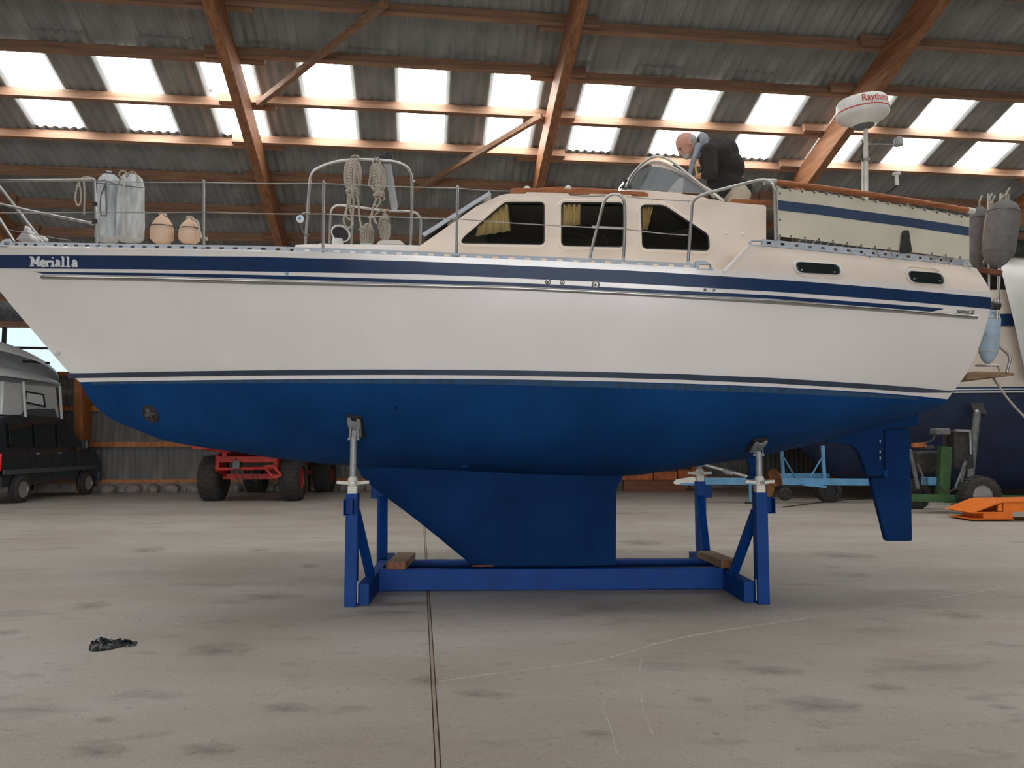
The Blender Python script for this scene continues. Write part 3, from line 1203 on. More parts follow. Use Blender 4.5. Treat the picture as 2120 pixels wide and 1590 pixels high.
# aft deck inside the bulwark and its stern closing
rows2 = []
for r in bul:
    e = r[4]
    rows2.append([Vector((e.x, e.y * (1 - 2 * k / 6) * .97, e.z - .02)) for k in range(7)])
MB().grid(rows2).build('aft_deck', 'gelcoat_cream', boat, BOATM, smooth=60, flip=False)
st = bul[-1]
rws = []
for k in range(9):
    q = -1 + 2 * k / 8
    rws.append([Vector((e.x + .2 * (1 - q * q) * -e.y, e.y * -q, e.z)) for e in st])
MB().grid(rws).build('aft_bulwark_end', 'gelcoat_cream', boat, BOATM, smooth=60)


# ---- perforated toe rail
def perforated(name, P, h0, h1, thick, pitch, hole, parent, m_='alu', skip=()):
    """P: path points along the foot of the rail; holes cut right through"""
    L = [0]
    for a, b in zip(P, P[1:]):
        L.append(L[-1] + (b - a).length)

    def f(s, h):
        s = min(max(s, 0), L[-1])
        i = min(max(int(np.searchsorted(L, s)) - 1, 0), len(P) - 2)
        t = (s - L[i]) / (L[i + 1] - L[i])
        return P[i].lerp(P[i + 1], t) + Vector((0, 0, h))
    mb = MB()
    n = int(L[-1] / pitch)
    H = h1 - h0
    za, zb = h0 + H * .32, h0 + H * .70
    off = Vector((0, thick, 0))
    for i in range(n):
        s0, s1 = i * L[-1] / n, (i + 1) * L[-1] / n
        c = (s0 + s1) / 2
        a, b = c - hole / 2, c + hole / 2
        O = [f(s0, h0), f(s1, h0), f(s1, h1), f(s0, h1)]
        I = [f(a, za), f(b, za), f(b, zb), f(a, zb)]
        V = O + I + [p + off for p in O] + [p + off for p in I]
        F = []
        for k in range(4):
            j = (k + 1) % 4
            F += [(k, j, 4 + j, 4 + k), (8 + k, 12 + k, 12 + j, 8 + j), (4 + k, 4 + j, 12 + j, 12 + k)]
            if k in (0, 2):
                F.append((k, 8 + k, 8 + j, j))
        mb.add(V, F)
    return mb.build(name, m_, parent, BOATM, flip=False)


rail_path = [hull_at(px, lin(SHEER)(px) + .5) + Vector((0, .02, 0)) for px in np.linspace(3, 1440, 80)]
toe = perforated('toe_rail', rail_path, .0, .053, .006, .142, .05, boat)
perforated('toe_rail', [mir(p) for p in rail_path], .0, .053, .006, .142, .05, boat)
MB().tube([p + Vector((0, -.005, 0)) for p in rail_path], .011, 6).build('rail_lip', 'gelcoat', toe, BOATM, smooth=60)


def chock(name, pts, v, holes, m_='alu', d=.03):
    """fairlead plate at a rail end: outline with one oblong eye"""
    o = [bp(x, y, v) for x, y in pts]
    hx0, hy0, hx1, hy1 = holes
    inner = [bp(x, y, v) for x, y in ((hx0, hy0), (hx1, hy0), (hx1, hy1), (hx0, hy1))]
    tri = tessellate_polygon([o, inner])
    V = o + inner
    n = len(V)
    off = Vector((0, d, 0))
    F = [tuple(t) for t in tri] + [tuple(n + i for i in reversed(t)) for t in tri]
    k = len(o)
    F += [(i, (i + 1) % k, n + (i + 1) % k, n + i) for i in range(k)]
    F += [(k + i, k + (i + 1) % 4, n + k + (i + 1) % 4, n + k + i) for i in range(4)]
    return MB().add(V + [p + off for p in V], F).build(name, m_, toe, BOATM, flip=False)


vv = hull_at(1460, 556).y
chock('fairlead', [(1440, 558), (1440, 541), (1452, 539), (1462, 541), (1470, 546), (1478, 559)], vv - .004, (1448, 547.5, 1471, 556))
vv = hull_at(14, 508).y
chock('fairlead', [(-3, 509.5), (2, 500), (10, 495), (26, 493.5), (28, 511)], vv - .006, (8, 500, 21, 507))
# aft rail on the bulwark
arail = [bp(px, tl(px) - 1, bul[min(int((px - 1550) / 472 * NB), NB)][4].y - .004) for px in np.linspace(1578, 2000, 40)]
perforated('aft_toe_rail', arail, 0.0, .062, .008, .128, .038, boat)
vv = arail[0].y
chock('fairlead', [(1548, 508), (1552, 500), (1557, 496.5), (1585, 497), (1585, 510.5)], vv - .006, (1556, 499, 1578, 506.5))
vv = arail[-1].y
chock('fairlead', [(1990, 549), (1990, 537), (2006, 539), (2013, 552)], vv - .006, (1991.5, 540, 2003, 547))

# ---- keel
kv = 0.0
LE = [(735, 968), (760, 1000), (783, 1017), (850, 1067), (892, 1100), (955, 1152), (980, 1170)]
secs = []
for k in range(9):
    t = k / 8
    z_top, z_bot = 1.30, bp(1100, 1171, 0).z
    z = z_top + (z_bot - z_top) * t
    py = 0
    # leading edge: interpolate on z
    zz = sorted([(bp(*p, 0).z, bp(*p, 0).x) for p in LE])
    xl = float(np.interp(z, [q[0] for q in zz], [q[1] for q in zz]))
    te = sorted([(bp(*p, 0).z, bp(*p, 0).x) for p in [(1300, 970), (1290, 985), (1281, 994), (1277, 1008), (1275.5, 1040), (1275, 1171)]])
    xt = float(np.interp(z, [q[0] for q in te], [q[1] for q in te]))
    half = 0.145 * (1 - .25 * t)
    row = []
    N2 = 14
    for j in range(2 * N2):
        a = j / N2
        s = a if a <= 1 else 2 - a
        w = half * (2.6 * math.sqrt(max(s, 0)) * (1 - s) ** .9 + .02)
        w = min(w, half)
        row.append(Vector((xl + (xt - xl) * s, -w if a <= 1 else w, z)))
    secs.append(row)
mb = MB()
V = [p for r in secs for p in r]
n = len(secs[0])
F = [(i * n + j, i * n + (j + 1) % n, (i + 1) * n + (j + 1) % n, (i + 1) * n + j) for i in range(8) for j in range(n)]
F.append(tuple((8) * n + j for j in range(n)))
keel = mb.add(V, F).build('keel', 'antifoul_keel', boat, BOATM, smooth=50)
p = bp(1000, 1169.5, -.02)
MB().box(p + Vector((0, -.085, .004)), (.22, .03, .012)).build('rust_patch', 'rust', keel, BOATM)


# ---- skeg, rudder
def plate(name, pts, m_, half, parent, taper=None, bevel=.02):
    a = [bp(x, y, 0) for x, y in pts]
    return MB().prism([q + Vector((0, -half, 0)) for q in a], (0, 2 * half, 0)).build(name, m_, parent, BOATM, bevel=bevel)


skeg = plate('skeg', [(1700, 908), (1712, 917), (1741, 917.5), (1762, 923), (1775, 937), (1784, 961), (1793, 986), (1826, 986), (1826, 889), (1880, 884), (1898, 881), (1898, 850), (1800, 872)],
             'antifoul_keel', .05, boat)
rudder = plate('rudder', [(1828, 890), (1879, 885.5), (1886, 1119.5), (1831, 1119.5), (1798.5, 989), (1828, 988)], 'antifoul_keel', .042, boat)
a, b = bp(1829, 980, 0), bp(1823, 935, 0)
MB().box(a + Vector((0, -.046, 0)), (.05, .02, .07)).build('hinge', 'antifoul', rudder, BOATM, bevel=.005)
for py in (913, 935, 948):
    q = bp(1817, py, 0)
    MB().box(q + Vector((0, -.052, 0)), (.012, .006, .03)).build('rudder_screw', 'steel_dull', skeg, BOATM)

# ---- shaft, bracket and propeller
sh0, sh1 = bp(1440, 957, 0), bp(1590, 998, 0)
shaft = MB().tube([sh0, sh1], .019, 10).build('propeller_shaft', 'prop_shaft', boat, BOATM, smooth=60)
tdir = (sh1 - sh0).normalized()
q = bp(1507, 977, 0)
MB().tube([q - tdir * .05, q + tdir * .05], .032, 12).build('shaft_anode', 'galv', shaft, BOATM, smooth=60)
br = MB()
mid = bp(1560, 988, 0)
tp = bp(1557, 940, 0)
br.prism([tp + Vector((-.12, -.015, .02)), tp + Vector((.12, -.015, .02)), tp + Vector((.055, -.015, -.1)), mid + Vector((.06, -.015, 0)), mid + Vector((-.04, -.015, 0)), tp + Vector((-.04, -.015, -.1))], (0, .03, 0))
br.tube([mid - tdir * .07, mid + tdir * .06], .04, 12)
br.build('shaft_bracket', 'antifoul_keel', boat, BOATM, smooth=40)
hub = bp(1596, 998, 0)
prop = MB().lathe([(.028, -.06), (.04, -.02), (.038, .05), (.015, .09)], hub, tdir, 14).build('propeller', 'bronze', boat, BOATM, smooth=60)
e1 = Vector((0, 1, 0))
e2 = tdir.cross(e1)
for k in range(3):
    a = R(270 + 120 * k)
    rad = e1 * math.cos(a) + e2 * math.sin(a)
    tan = tdir.cross(rad)
    pr = []
    for i in range(8):
        t = i / 7
        r = .03 + .185 * t
        w = .085 * math.sqrt(max(1 - (2 * t - 1.02) ** 2, 0)) * 1.0 + .022 * (1 - t)
        tw = R(58 - 30 * t)
        d = tan * math.cos(tw) + tdir * math.sin(tw)
        pr.append([hub + rad * r + d * (w * s) for s in (-1, -.4, .4, 1)])
    MB().sheet(pr, tdir * .009).build('blade', 'bronze', prop, BOATM, smooth=40)

# ---- bow thruster (tunnel shade drawn as a dark disc) and skin fittings
def hull_n(px, py):
    a, b_, d_, e_ = hull_at(px - 8, py), hull_at(px + 8, py), hull_at(px, py - 8), hull_at(px, py + 8)
    n_ = (b_ - a).cross(e_ - d_).normalized()
    return n_ if n_.y < 0 else -n_


c = hull_at(312, 857)
nrm = hull_n(312, 857)
tun = MB().lathe([(.108, -.03), (.100, .012), (.090, .016), (.086, .006), (.001, .004)], c, nrm, 30).build('thruster_shade_disc', 'machine_dark', boat, BOATM, smooth=40)
e1 = Vector((1, 0, 0)) - nrm * nrm.x
e1.normalize()
e2 = nrm.cross(e1)
tb = MB().lathe([(.024, .0), (.022, .02), (.001, .026)], c, nrm, 12)
for k in range(4):
    a = R(20 + 90 * k)
    rd = e1 * math.cos(a) + e2 * math.sin(a)
    tb.beam(c + nrm * .014, c + nrm * .012 + rd * .07, .036, .006, nrm + rd.cross(nrm) * .5)
tb.build('thruster_blade', 'van_grey', tun, BOATM, smooth=40)


def disc(name, px, py, r, m_, h=.012, parent=None, inner=None):
    c = hull_at(px, py)
    o = MB().lathe([(r, -.01), (r, h * .6), (r * .75, h), (r * .62, h * .8), (r * .55, -.005), (.001, -.005)], c, (0, -1, 0), 18).build(name, m_, parent or boat, BOATM, smooth=50)
    MB().lathe([(r * .56, -.004), (.001, h * .3)], c, (0, -1, 0), 14).build('drain_hole', inner or 'black_plastic', o, BOATM)
    return o


for px, py, r in ((1134.5, 583.5, .026), (1164, 584.5, .022), (1233, 589, .036)):
    disc('skin_fitting', px, py, r, 'steel')
disc('skin_fitting', 1459.5, 600, .012, 'black_plastic')
disc('skin_fitting', 1478, 601, .012, 'steel_dull')
disc('skin_fitting', 819, 844, .012, 'antifoul', .02, inner='antifoul')
c = hull_at(1130 - 170, 964)
MB().ball(hull_at(962, 964), (.05, .02, .02), 10, 6).build('log_fairing', 'antifoul', boat, BOATM, smooth=180)
# small blue crest decal and draining triangle
c = hull_at(594, 567, .006)
MB().prism([c + Vector(q) for q in ((-.02, 0, .012), (.02, 0, .012), (.012, 0, -.004), (0, 0, -.018), (-.012, 0, -.004))], (0, .004, 0)).build('crest_decal', 'trailer_blue', topsides, BOATM)
# stem eye
c = bp(121, 734, 0)
eye = MB().tube([c + Vector((.0, 0, 0)), c + Vector((-.02, -.02, .01)), c + Vector((.03, -.07, .01))], .022, 8).build('stem_eye', 'white_plastic', boat, BOATM, smooth=50)

# ---- name on the bow: slab-serif letters cut to the hull surface
letters = {
    'M': [[(61.5, 550.5), (70.5, 550.5)], [(66, 551), (66, 532)], [(61, 532.3), (68, 532.3)], [(67, 533), (73.2, 547)], [(73.2, 547), (79, 533)], [(78, 532.3), (83.5, 532.3)],
          [(79.5, 532), (79.5, 551)], [(75.5, 550.5), (84, 550.5)]],
    'e': [[(85, 545.4), (92, 545.4)], [(92, 545.4), (91.2, 541.4), (88.6, 539.6), (86, 541.2), (85, 545.4), (86, 549), (88.8, 551), (92.8, 549.6)]],
    'r': [[(93.5, 551), (101, 551)], [(96.8, 551), (96.8, 540)], [(93.4, 540.3), (97, 540.3)], [(97, 543.5), (99.5, 540.8), (102.6, 540.3), (103.4, 543)]],
    'i': [[(105, 551.2), (113.4, 551.2)], [(109, 551), (109, 540)], [(105.5, 540.3), (109, 540.3)], [(107, 533.6), (111, 533.6)]],
    'a': [[(116, 541), (118.5, 539.8), (121.5, 540.6), (122.2, 543.5), (122.2, 550)], [(122.2, 545.2), (118, 545.4), (115.6, 548), (117, 550.9), (119.8, 550.6), (122.2, 548.4)], [(122.2, 551), (125.2, 551)]],
    'l': [[(126, 551.4), (135, 551.4)], [(130.6, 551), (130.6, 531.5)], [(127, 532), (130.6, 532)]],
    'l2': [[(136.4, 551.6), (145.4, 551.6)], [(141, 551), (141, 531.5)], [(137.4, 532), (141, 532)]],
    'a2': [[(150.5, 541.3), (153.5, 540), (156.8, 540.8), (157.6, 543.8), (157.6, 550.5)], [(157.6, 545.5), (153, 545.7), (150.2, 548.4), (151.6, 551.4), (154.8, 551.1), (157.6, 548.8)], [(157.6, 551.5), (161.2, 551.5)]],
}
for k, strokes in letters.items():
    mb = MB()
    for s in strokes:
        for (xa, ya), (xb, yb) in zip(s, s[1:]):
            d = Vector((xb - xa, yb - ya, 0))
            d.normalize()
            horiz = abs(d.y) < .2
            w = 1.45 if horiz else 2.45
            n_ = Vector((-d.y, d.x, 0)) * w
            e = d * (0 if len(s) == 2 else .9)
            c4 = [(xa - e.x + n_.x, ya - e.y + n_.y), (xb + e.x + n_.x, yb + e.y + n_.y), (xb + e.x - n_.x, yb + e.y - n_.y), (xa - e.x - n_.x, ya - e.y - n_.y)]
            mb.add([hull_at(*q, .008) for q in c4], [(0, 1, 2, 3)])
    mb.build('name_letter', 'letter_white', topsides, BOATM, flip=False)


def text_mesh(txt, size=1.0, offset=0.0, shear=0.0):
    cu = bpy.data.curves.new('lettering', 'FONT')
    cu.body = txt
    cu.size = size
    cu.offset = offset
    cu.shear = shear
    cu.align_x = 'CENTER'
    cu.align_y = 'CENTER'
    cu.resolution_u = 3
    o = bpy.data.objects.new('lettering', cu)
    COL.objects.link(o)
    me = bpy.data.meshes.new_from_object(o)
    V = [v.co.copy() for v in me.vertices]
    F = [tuple(p.vertices) for p in me.polygons]
    bpy.data.objects.remove(o)
    bpy.data.curves.remove(cu)
    bpy.data.meshes.remove(me)
    return V, F


V, F = text_mesh('nauticat 35', 1, .02, .3)
wx_ = max(v.x for v in V) - min(v.x for v in V)
k = 37 / wx_
MB().add([hull_at(1999 + v.x * k, 645.5 - v.y * k * 1.5 + v.x * k * .09, .006) for v in V], F).build('builder_mark', 'letter_black', topsides, BOATM, flip=False)
# ---- pilothouse
CV = 1.17                                # half width at the side-window line


def cv(z):
    return CV + .03 - .10 * (z - 3.2)


def cp(px, py):
    """point on the near side of the pilothouse"""
    p = bp(px, py, -CV)
    for _ in range(8):
        p = bp(px, py, -cv(p.z))
    return p


prof = [(860, 548), (862, 512), (872, 507), (985, 428), (1036, 404), (1048, 401.5), (1062, 401), (1180, 403), (1290, 406), (1380, 408.5), (1450, 411), (1480, 413), (1500, 418), (1560, 423), (1584, 425), (1586, 429), (1586, 520), (1500, 575)]
side = [cp(*p) for p in prof]
win1 = round_path([cp(*p) for p in [(954, 505), (958, 494), (1040, 424), (1048, 419.5), (1127, 419.5), (1127, 508)]], .05, 5, True)
win2 = round_path([cp(*p) for p in [(1161.5, 420), (1290.5, 421), (1290.5, 513), (1161.5, 510.5)]], .05, 7, True)
win3 = round_path([cp(*p) for p in [(1325.5, 425.5), (1374, 426), (1466, 487), (1468, 520.5), (1329, 516)]], .05, 6, True)
wins = [win1, win2, win3]
allv = side + [p for w in wins for p in w]
tri = tessellate_polygon([[Vector((p.x, p.z, 0)) for p in lst] for lst in [side] + wins])
mb = MB()
mb.add(allv, [tuple(t) for t in tri])
mb.add([mir(p) for p in allv], [tuple(t) for t in tri])
n = len(side)
# front, roof and back, slightly cambered
K = 8
rows = []
for p in side:
    rows.append([Vector((p.x, p.y * (1 - 2 * k / K), p.z + .07 * (1 - (1 - 2 * k / K) ** 2) * (1 if 3.6 < p.z else .3))) for k in range(K + 1)])
mb.grid(rows)
house = mb.build('pilothouse', 'gelcoat_cream', boat, BOATM, smooth=25, flip=False)
a, b = bp(900, 470, 0), bp(1580, 470, 0)
MB().box(((a.x + b.x) / 2, .1, 3.28), (b.x - a.x - .2, 1.9, .04)).build('cabin_sole', 'dark_inside', house, BOATM)
MB().box(((a.x + b.x) / 2 + .15, .2, 3.40), (1.6, .9, .24)).build('dinette', 'teak', house, BOATM, bevel=.02)
MB().box((bp(1575, 470, 0).x, 0, 3.5), (.04, 2.0, .6)).build('cabin_bulkhead', 'dark_inside', house, BOATM)
MB().grid([[Vector((x, y, bp(1150, 408, -CV).z - .03)) for y in (-1.0, 1.0)] for x in (bp(1010, 470, 0).x, bp(1560, 470, 0).x)]).build('headliner', 'headlining', house, BOATM, flip=False)


def offset_poly(poly, d):
    c = sum(poly, Vector()) / len(poly)
    n = len(poly)
    out = []
    for i in range(n):
        t = (poly[(i + 1) % n] - poly[i - 1])
        nn = Vector((t.z, 0, -t.x))
        if nn.length < 1e-9:
            out.append(poly[i]); continue
        nn.normalize()
        if nn.dot(poly[i] - c) < 0:
            nn = -nn
        out.append(poly[i] + nn * d)
    return out


for w in wins:
    MB().prism([mir(p) - Vector((0, .012, 0)) for p in w], (0, -.006, 0)).build('side_window', 'window_glass', house, BOATM)
    pane = MB().prism([p + Vector((0, .012, 0)) for p in w], (0, .006, 0)).build('side_window', 'window_glass', house, BOATM)
    MB().ring([p + Vector((0, -.02, 0)) for p in offset_poly(w, .030)], [p + Vector((0, -.022, 0)) for p in offset_poly(w, -.004)], (0, .035, 0)).build('window_frame', 'gelcoat_cream', pane, BOATM, smooth=30, bevel=.006)
    MB().ring([p + Vector((0, -.024, 0)) for p in offset_poly(w, .002)], [p + Vector((0, -.02, 0)) for p in offset_poly(w, -.008)], (0, .03, 0)).build('window_seal', 'black_rubber', pane, BOATM, smooth=30)


def curtain(pts, v, parent):
    """hanging curtain: outline top row / bottom row in picture points"""
    (xa, ya), (xb, yb), (xc, yc), (xd, yd) = pts
    rows = []
    for i in range(25):
        t = i / 24
        w = .018 * math.sin(t * 26)
        top = bp(xa + (xb - xa) * t, ya + (yb - ya) * t, -CV + v)
        bot = bp(xd + (xc - xd) * t, yd + (yc - yd) * t, -CV + v)
        rows.append([top + Vector((0, w, 0)), top.lerp(bot, .5) + Vector((0, w * 1.2, 0)), bot + Vector((0, w, 0))])
    MB().sheet(rows, (0, .004, 0)).build('curtain', 'curtain', parent, BOATM, smooth=180)


curtain([(1005, 420), (1052, 416), (1058, 478), (984, 489)], .06, house)
curtain([(1160, 418), (1203, 418), (1202, 466), (1160, 468)], .06, house)
curtain([(1326, 424), (1354, 424), (1341, 476), (1328, 476)], .06, house)
# windscreen along the sloping front
wsA, wsB = bp(884, 502, -.85), bp(1020, 411, -.85)
dn = (wsB - wsA).normalized()
up_ = Vector((-dn.z, 0, dn.x))
mb = MB()
mb.prism([wsA + up_ * .03 + Vector((0, -.14, 0)), wsB + up_ * .03 + Vector((0, -.06, 0)), wsB + up_ * .03 + Vector((0, 1.76, 0)), wsA + up_ * .03 + Vector((0, 1.84, 0))], up_ * .012)
screen = mb.build('windscreen', 'van_glass', house, BOATM)
for v0, v1 in ((-.16, -.12), (.82, .88), (1.82, 1.86)):
    MB().prism([wsA + up_ * .025 + Vector((0, v0, 0)), wsB + up_ * .025 + Vector((0, v0 + .08 * (v0 < 0), 0)), wsB + up_ * .025 + Vector((0, v1 + .08 * (v0 < 0), 0)), wsA + up_ * .025 + Vector((0, v1, 0))], up_ * .035).build('windscreen_frame', 'alu', screen, BOATM)
wp = MB().tube([bp(1008, 421, -.6), bp(992, 417, -.6) + Vector((0, 0, .02)), bp(976, 438, -.7) + up_ * .05, bp(945, 452, -.9) + up_ * .05], .008, 6)
wp.beam(bp(988, 430, -.85) + up_ * .05, bp(932, 474, -.95) + up_ * .045, .02, .02)
wp.build('wiper', 'steel', house, BOATM, smooth=50)
# teak grab rail along the roof edge and the panel under it
MB().prism([bp(x, y, -1.0) for x, y in [(1055, 397), (1060, 389), (1150, 389.5), (1250, 392), (1335, 397), (1343, 401), (1343, 406.5), (1325, 407), (1310, 402.5), (1230, 400), (1120, 396.5), (1090, 395.5), (1080, 400), (1057, 400)]],
           (0, .05, 0)).build('grab_rail', 'teak', house, BOATM, bevel=.008)
MB().prism([bp(x, y, .9) for x, y in [(1080, 391), (1160, 386), (1300, 393), (1300, 402), (1080, 398)]], (0, .05, 0)).build('grab_rail', 'teak', house, BOATM, bevel=.008)
mb = MB()
for x0, x1, y0, y1 in ((1082, 1182, 397, 403.5), (1215, 1310, 399.5, 405)):
    mb.prism([bp(x, y, -.985) for x, y in [(x0, y1), (x0 + 8, y0), (x1 - 8, y0 + 2), (x1, y1 + 1)]], (0, .03, 0))
mb.build('rail_panel', 'gelcoat_cream', house, BOATM, bevel=.004)
for px, py in ((1091, 389), (1176, 388)):
    MB().ball(bp(px, py + 1, -.8), (.035, .035, .022), 12, 8).build('roof_lamp', 'white_plastic', house, BOATM, smooth=180)
# two vent caps on the aft side
for px, py in ((1504, 483.5), (1536.5, 485)):
    c = cp(px, py)
    MB().lathe([(.014, -.01), (.014, .012), (.008, .022), (.001, .024)], c, (0, -1, 0), 12).build('vent_cap', 'white_plastic', house, BOATM, smooth=60)

# ---- coaming and windscreen of the outside helm
cl = [bp(x, y, -.95) for x, y in [(1292, 408), (1293, 395), (1298, 391.5), (1340, 393), (1395, 398), (1440, 404), (1466, 410), (1480, 418), (1480, 426), (1292, 420)]]
coam = MB().prism(cl, (0, 1.9, 0)).build('helm_coaming', 'gelcoat_cream', boat, BOATM, bevel=.03)
wv = -.86
sp = [bp(x, y, wv) for x, y in [(1322, 392), (1348, 342), (1380, 347), (1412, 361), (1444, 379), (1472, 402), (1400, 397)]]
pn = MB().prism(sp, (0, .006, 0)).build('side_screen', 'perspex', coam, BOATM)
rim = smooth_path([bp(x, y, wv - .005) for x, y in [(1346, 341), (1365, 341), (1400, 352), (1440, 374), (1478, 405)]], 6)
MB().sheet([[p + Vector((-.014, 0, .022)), p + Vector((.008, 0, -.022))] for p in rim], (0, .02, 0)).build('screen_bow', 'gelcoat_cream', pn, BOATM, smooth=40)
MB().beam(bp(1322, 392, wv), bp(1348, 342, wv), .02, .018, (0, 1, 0)).build('screen_post', 'machine_grey', pn, BOATM)
f0, f1 = bp(1297, 392, -.5), bp(1345, 341, -.5)
fl_ = []
for k in range(13):
    t = k / 12
    y = -.84 + 1.68 * t
    sw = (1 - (2 * t - 1) ** 2)
    a0, a1 = bp(1322, 392, wv), bp(1348, 342, wv)
    fl_.append([Vector((a0.x - .2 * sw, y, a0.z)), Vector((a1.x - .2 * sw, y, a1.z + .03 * sw))])
MB().sheet(fl_, (.006, 0, 0)).build('front_screen', 'perspex', coam, BOATM, smooth=60)
hoop1 = smooth_path([bp(x, y, -.98) for x, y in [(1297, 387), (1306, 366), (1322, 346), (1340, 331), (1358, 324), (1374, 326), (1395, 337), (1440, 373), (1498, 417)]], 5)
hoop2 = smooth_path([bp(x, y, -.93) for x, y in [(1300, 389), (1312, 364), (1330, 345), (1350, 335), (1368, 335), (1392, 345), (1436, 374), (1478, 405)]], 5)
for hp, rr in ((hoop1, .013), (hoop2, .011)):
    MB().tube(hp, rr, 8).build('screen_hoop', 'steel', coam, BOATM, smooth=60)
MB().tube([bp(1462, 389, -.98), bp(1496, 415, -.98)], .018, 8).build('hoop_sleeve', 'steel', coam, BOATM, smooth=60)
# helm seat panel seen through the screen, tiller-side teak
MB().prism([bp(x, y, -.45) for x, y in [(1380, 400), (1402, 372), (1417, 364), (1414, 402)]], (0, .5, 0)).build('helm_console', 'gelcoat_cream', boat, BOATM, bevel=.02)
MB().prism([bp(x, y, -.95) for x, y in [(1508, 420), (1517, 411.5), (1540, 412), (1612, 417), (1612, 424), (1560, 422)]], (0, .09, 0)).build('cockpit_capping', 'teak', boat, BOATM, bevel=.008)
MB().box((bp(1500, 480, 0).x, 0, 3.20), (1.1, 1.6, .04)).build('cockpit_sole', 'gelcoat_cream', boat, BOATM)
wch = MB().lathe([(.05, 0), (.045, .03), (.028, .06), (.04, .085), (.001, .09)], bp(1298, 391, -.9) + Vector((0, 0, 0)), (0, 0, 1), 14)
wch.tube([bp(1284, 390, -.9), bp(1295, 380, -.9), bp(1304, 388, -.9)], .009, 6)
wch.build('winch', 'black_plastic', house, BOATM, smooth=40)

# ---- low coachroof ahead of the pilothouse
cr = [bp(x, y, -.88) for x, y in [(604, 530), (612, 507), (640, 505.5), (760, 506), (868, 508), (872, 540)]]
rows = []
for p in cr:
    rows.append([Vector((p.x, -.88 * (1 - 2 * k / 8), p.z + .06 * (1 - (1 - 2 * k / 8) ** 2))) for k in range(9)])
mb = MB().grid(rows)
t2 = tessellate_polygon([[Vector((p.x, p.z, 0)) for p in cr]])
mb.add(cr, [tuple(t) for t in t2])
mb.add([mir(p) for p in cr], [tuple(t) for t in t2])
croof = mb.build('coachroof', 'gelcoat', boat, BOATM, smooth=25, flip=False)
# cowl ventilator
c = bp(699, 505, -.6)
cow = MB().lathe([(.06, -.02), (.06, .03), (.055, .05)], c, (0, 0, 1), 16)
mo = c + Vector((.035, -.02, .105))
ax = Vector((.45, -.85, .28)).normalized()
cow.lathe([(.03, -.10), (.075, -.06), (.095, -.02), (.102, .0), (.092, .004), (.08, -.03), (.04, -.07), (.001, -.08)], mo, ax, 20)
vent = cow.build('cowl_vent', 'white_plastic', croof, BOATM, smooth=50)
MB().lathe([(.082, -.012), (.001, -.014)], mo, ax, 20).build('cowl_mouth', 'black_plastic', vent, BOATM)
# hatch
hc = [bp(x, y, -.55) for x, y in [(777, 506.5), (784, 498.5), (800, 496), (828, 497), (839, 506.5)]]
MB().prism(hc, (0, .45, 0)).build('deck_hatch', 'cream_metal', croof, BOATM, bevel=.01)
MB().prism([bp(x, y, -.62) for x, y in [(657, 507), (662, 503.5), (676, 503.5), (680, 507)]], (0, .1, 0)).build('deck_cleat', 'white_plastic', croof, BOATM, bevel=.006)
MB().prism([bp(x, y, -.55) for x, y in [(746, 507), (746, 503.5), (768, 503.5), (768, 507)]], (0, .06, 0)).build('mast_collar', 'alu', croof, BOATM)


# ---- tubes: mast guards, stanchions, lifelines, gates
def steel_tube(name, pts, v, r=.0135, rnd=.12, parent=None, m_='steel'):
    P = round_path([bp(x, y, v) if not isinstance(v, (list, tuple)) else bp(x, y, v[i]) for i, (x, y) in enumerate(pts)], rnd, 6)
    return MB().tube(P, r, 10).build(name, m_, parent or boat, BOATM, smooth=60)


arch = MB().tube(smooth_path([bp(x, y, -.62) for x, y in [(632, 507), (636, 455), (641, 385), (646, 360), (658, 348), (690, 336), (735, 330.5), (790, 331.5), (820, 335.5), (840, 344), (850, 358), (853, 380), (852, 440), (850, 507)]], 6), .0145, 10)
arch = arch.build('mast_guard', 'steel', boat, BOATM, smooth=60)
MB().ball(bp(857, 375, -.62), .012, 8, 6).build('guard_hook', 'steel', arch, BOATM, smooth=180)
low = steel_tube('mast_guard', [(682, 507), (685, 424), (722, 426), (800, 437), (872, 437), (870, 507)], -.25, .013, .14)
steel_tube('guard_leg', [(727, 507), (731, 430)], -.25, .012, .05, low)

ST = [(420.5, 375), (669.5, 377), (946.5, 387)]
rail_y = lin(SHEER)
stan = []
for px, py in ST:
    b = hull_at(px - (1 if px < 500 else 2), rail_y(px) - 10) + Vector((0, .03, 0))
    t = bp(px + 1, py, b.y + .02)
    o = MB().tube([b - Vector((0, 0, .04)), t], .0125, 10).ball(t, .0135, 8, 6).build('stanchion', 'steel', boat, BOATM, smooth=60)
    stan.append((b, t))
    f_ = MB().box(b - Vector((0, .034, .016)), (.062, .006, .02))
    f_.build('stanchion_foot', 'alu', o, BOATM, bevel=.003)
# forward stanchion with clamps
b = hull_at(194.5, 510) + Vector((0, .05, 0))
t = bp(195.5, 372, b.y)
fs = MB().tube([b, t], .0125, 10).build('stanchion', 'steel', boat, BOATM, smooth=60)
for py in (423, 459):
    q = bp(196, py, b.y)
    MB().lathe([(.026, -.02), (.026, .02)], q, (0, 0, 1), 10).build('clamp', 'black_rubber', fs, BOATM, smooth=40)
stan.insert(0, (b, t))
# pulpit
pul = MB()
b0 = hull_at(26, 499) + Vector((0, .03, 0))
t0 = bp(-80, 330, -.25)
far0 = Vector((b0.x, -b0.y, b0.z)); tf = Vector((t0.x, -t0.y, t0.z))
bow = Vector((t0.x - .45, 0, t0.z + .02))
pul.tube(round_path([b0, t0, bow, tf, far0], .2, 6), .0145, 10)
w0, w1 = stan[0][1], bp(-80, 374, -.4)
pul.tube([w0, w1, bp(-90, 372, 0)], .0135, 10)
pul.build('pulpit', 'steel', boat, BOATM, smooth=60)


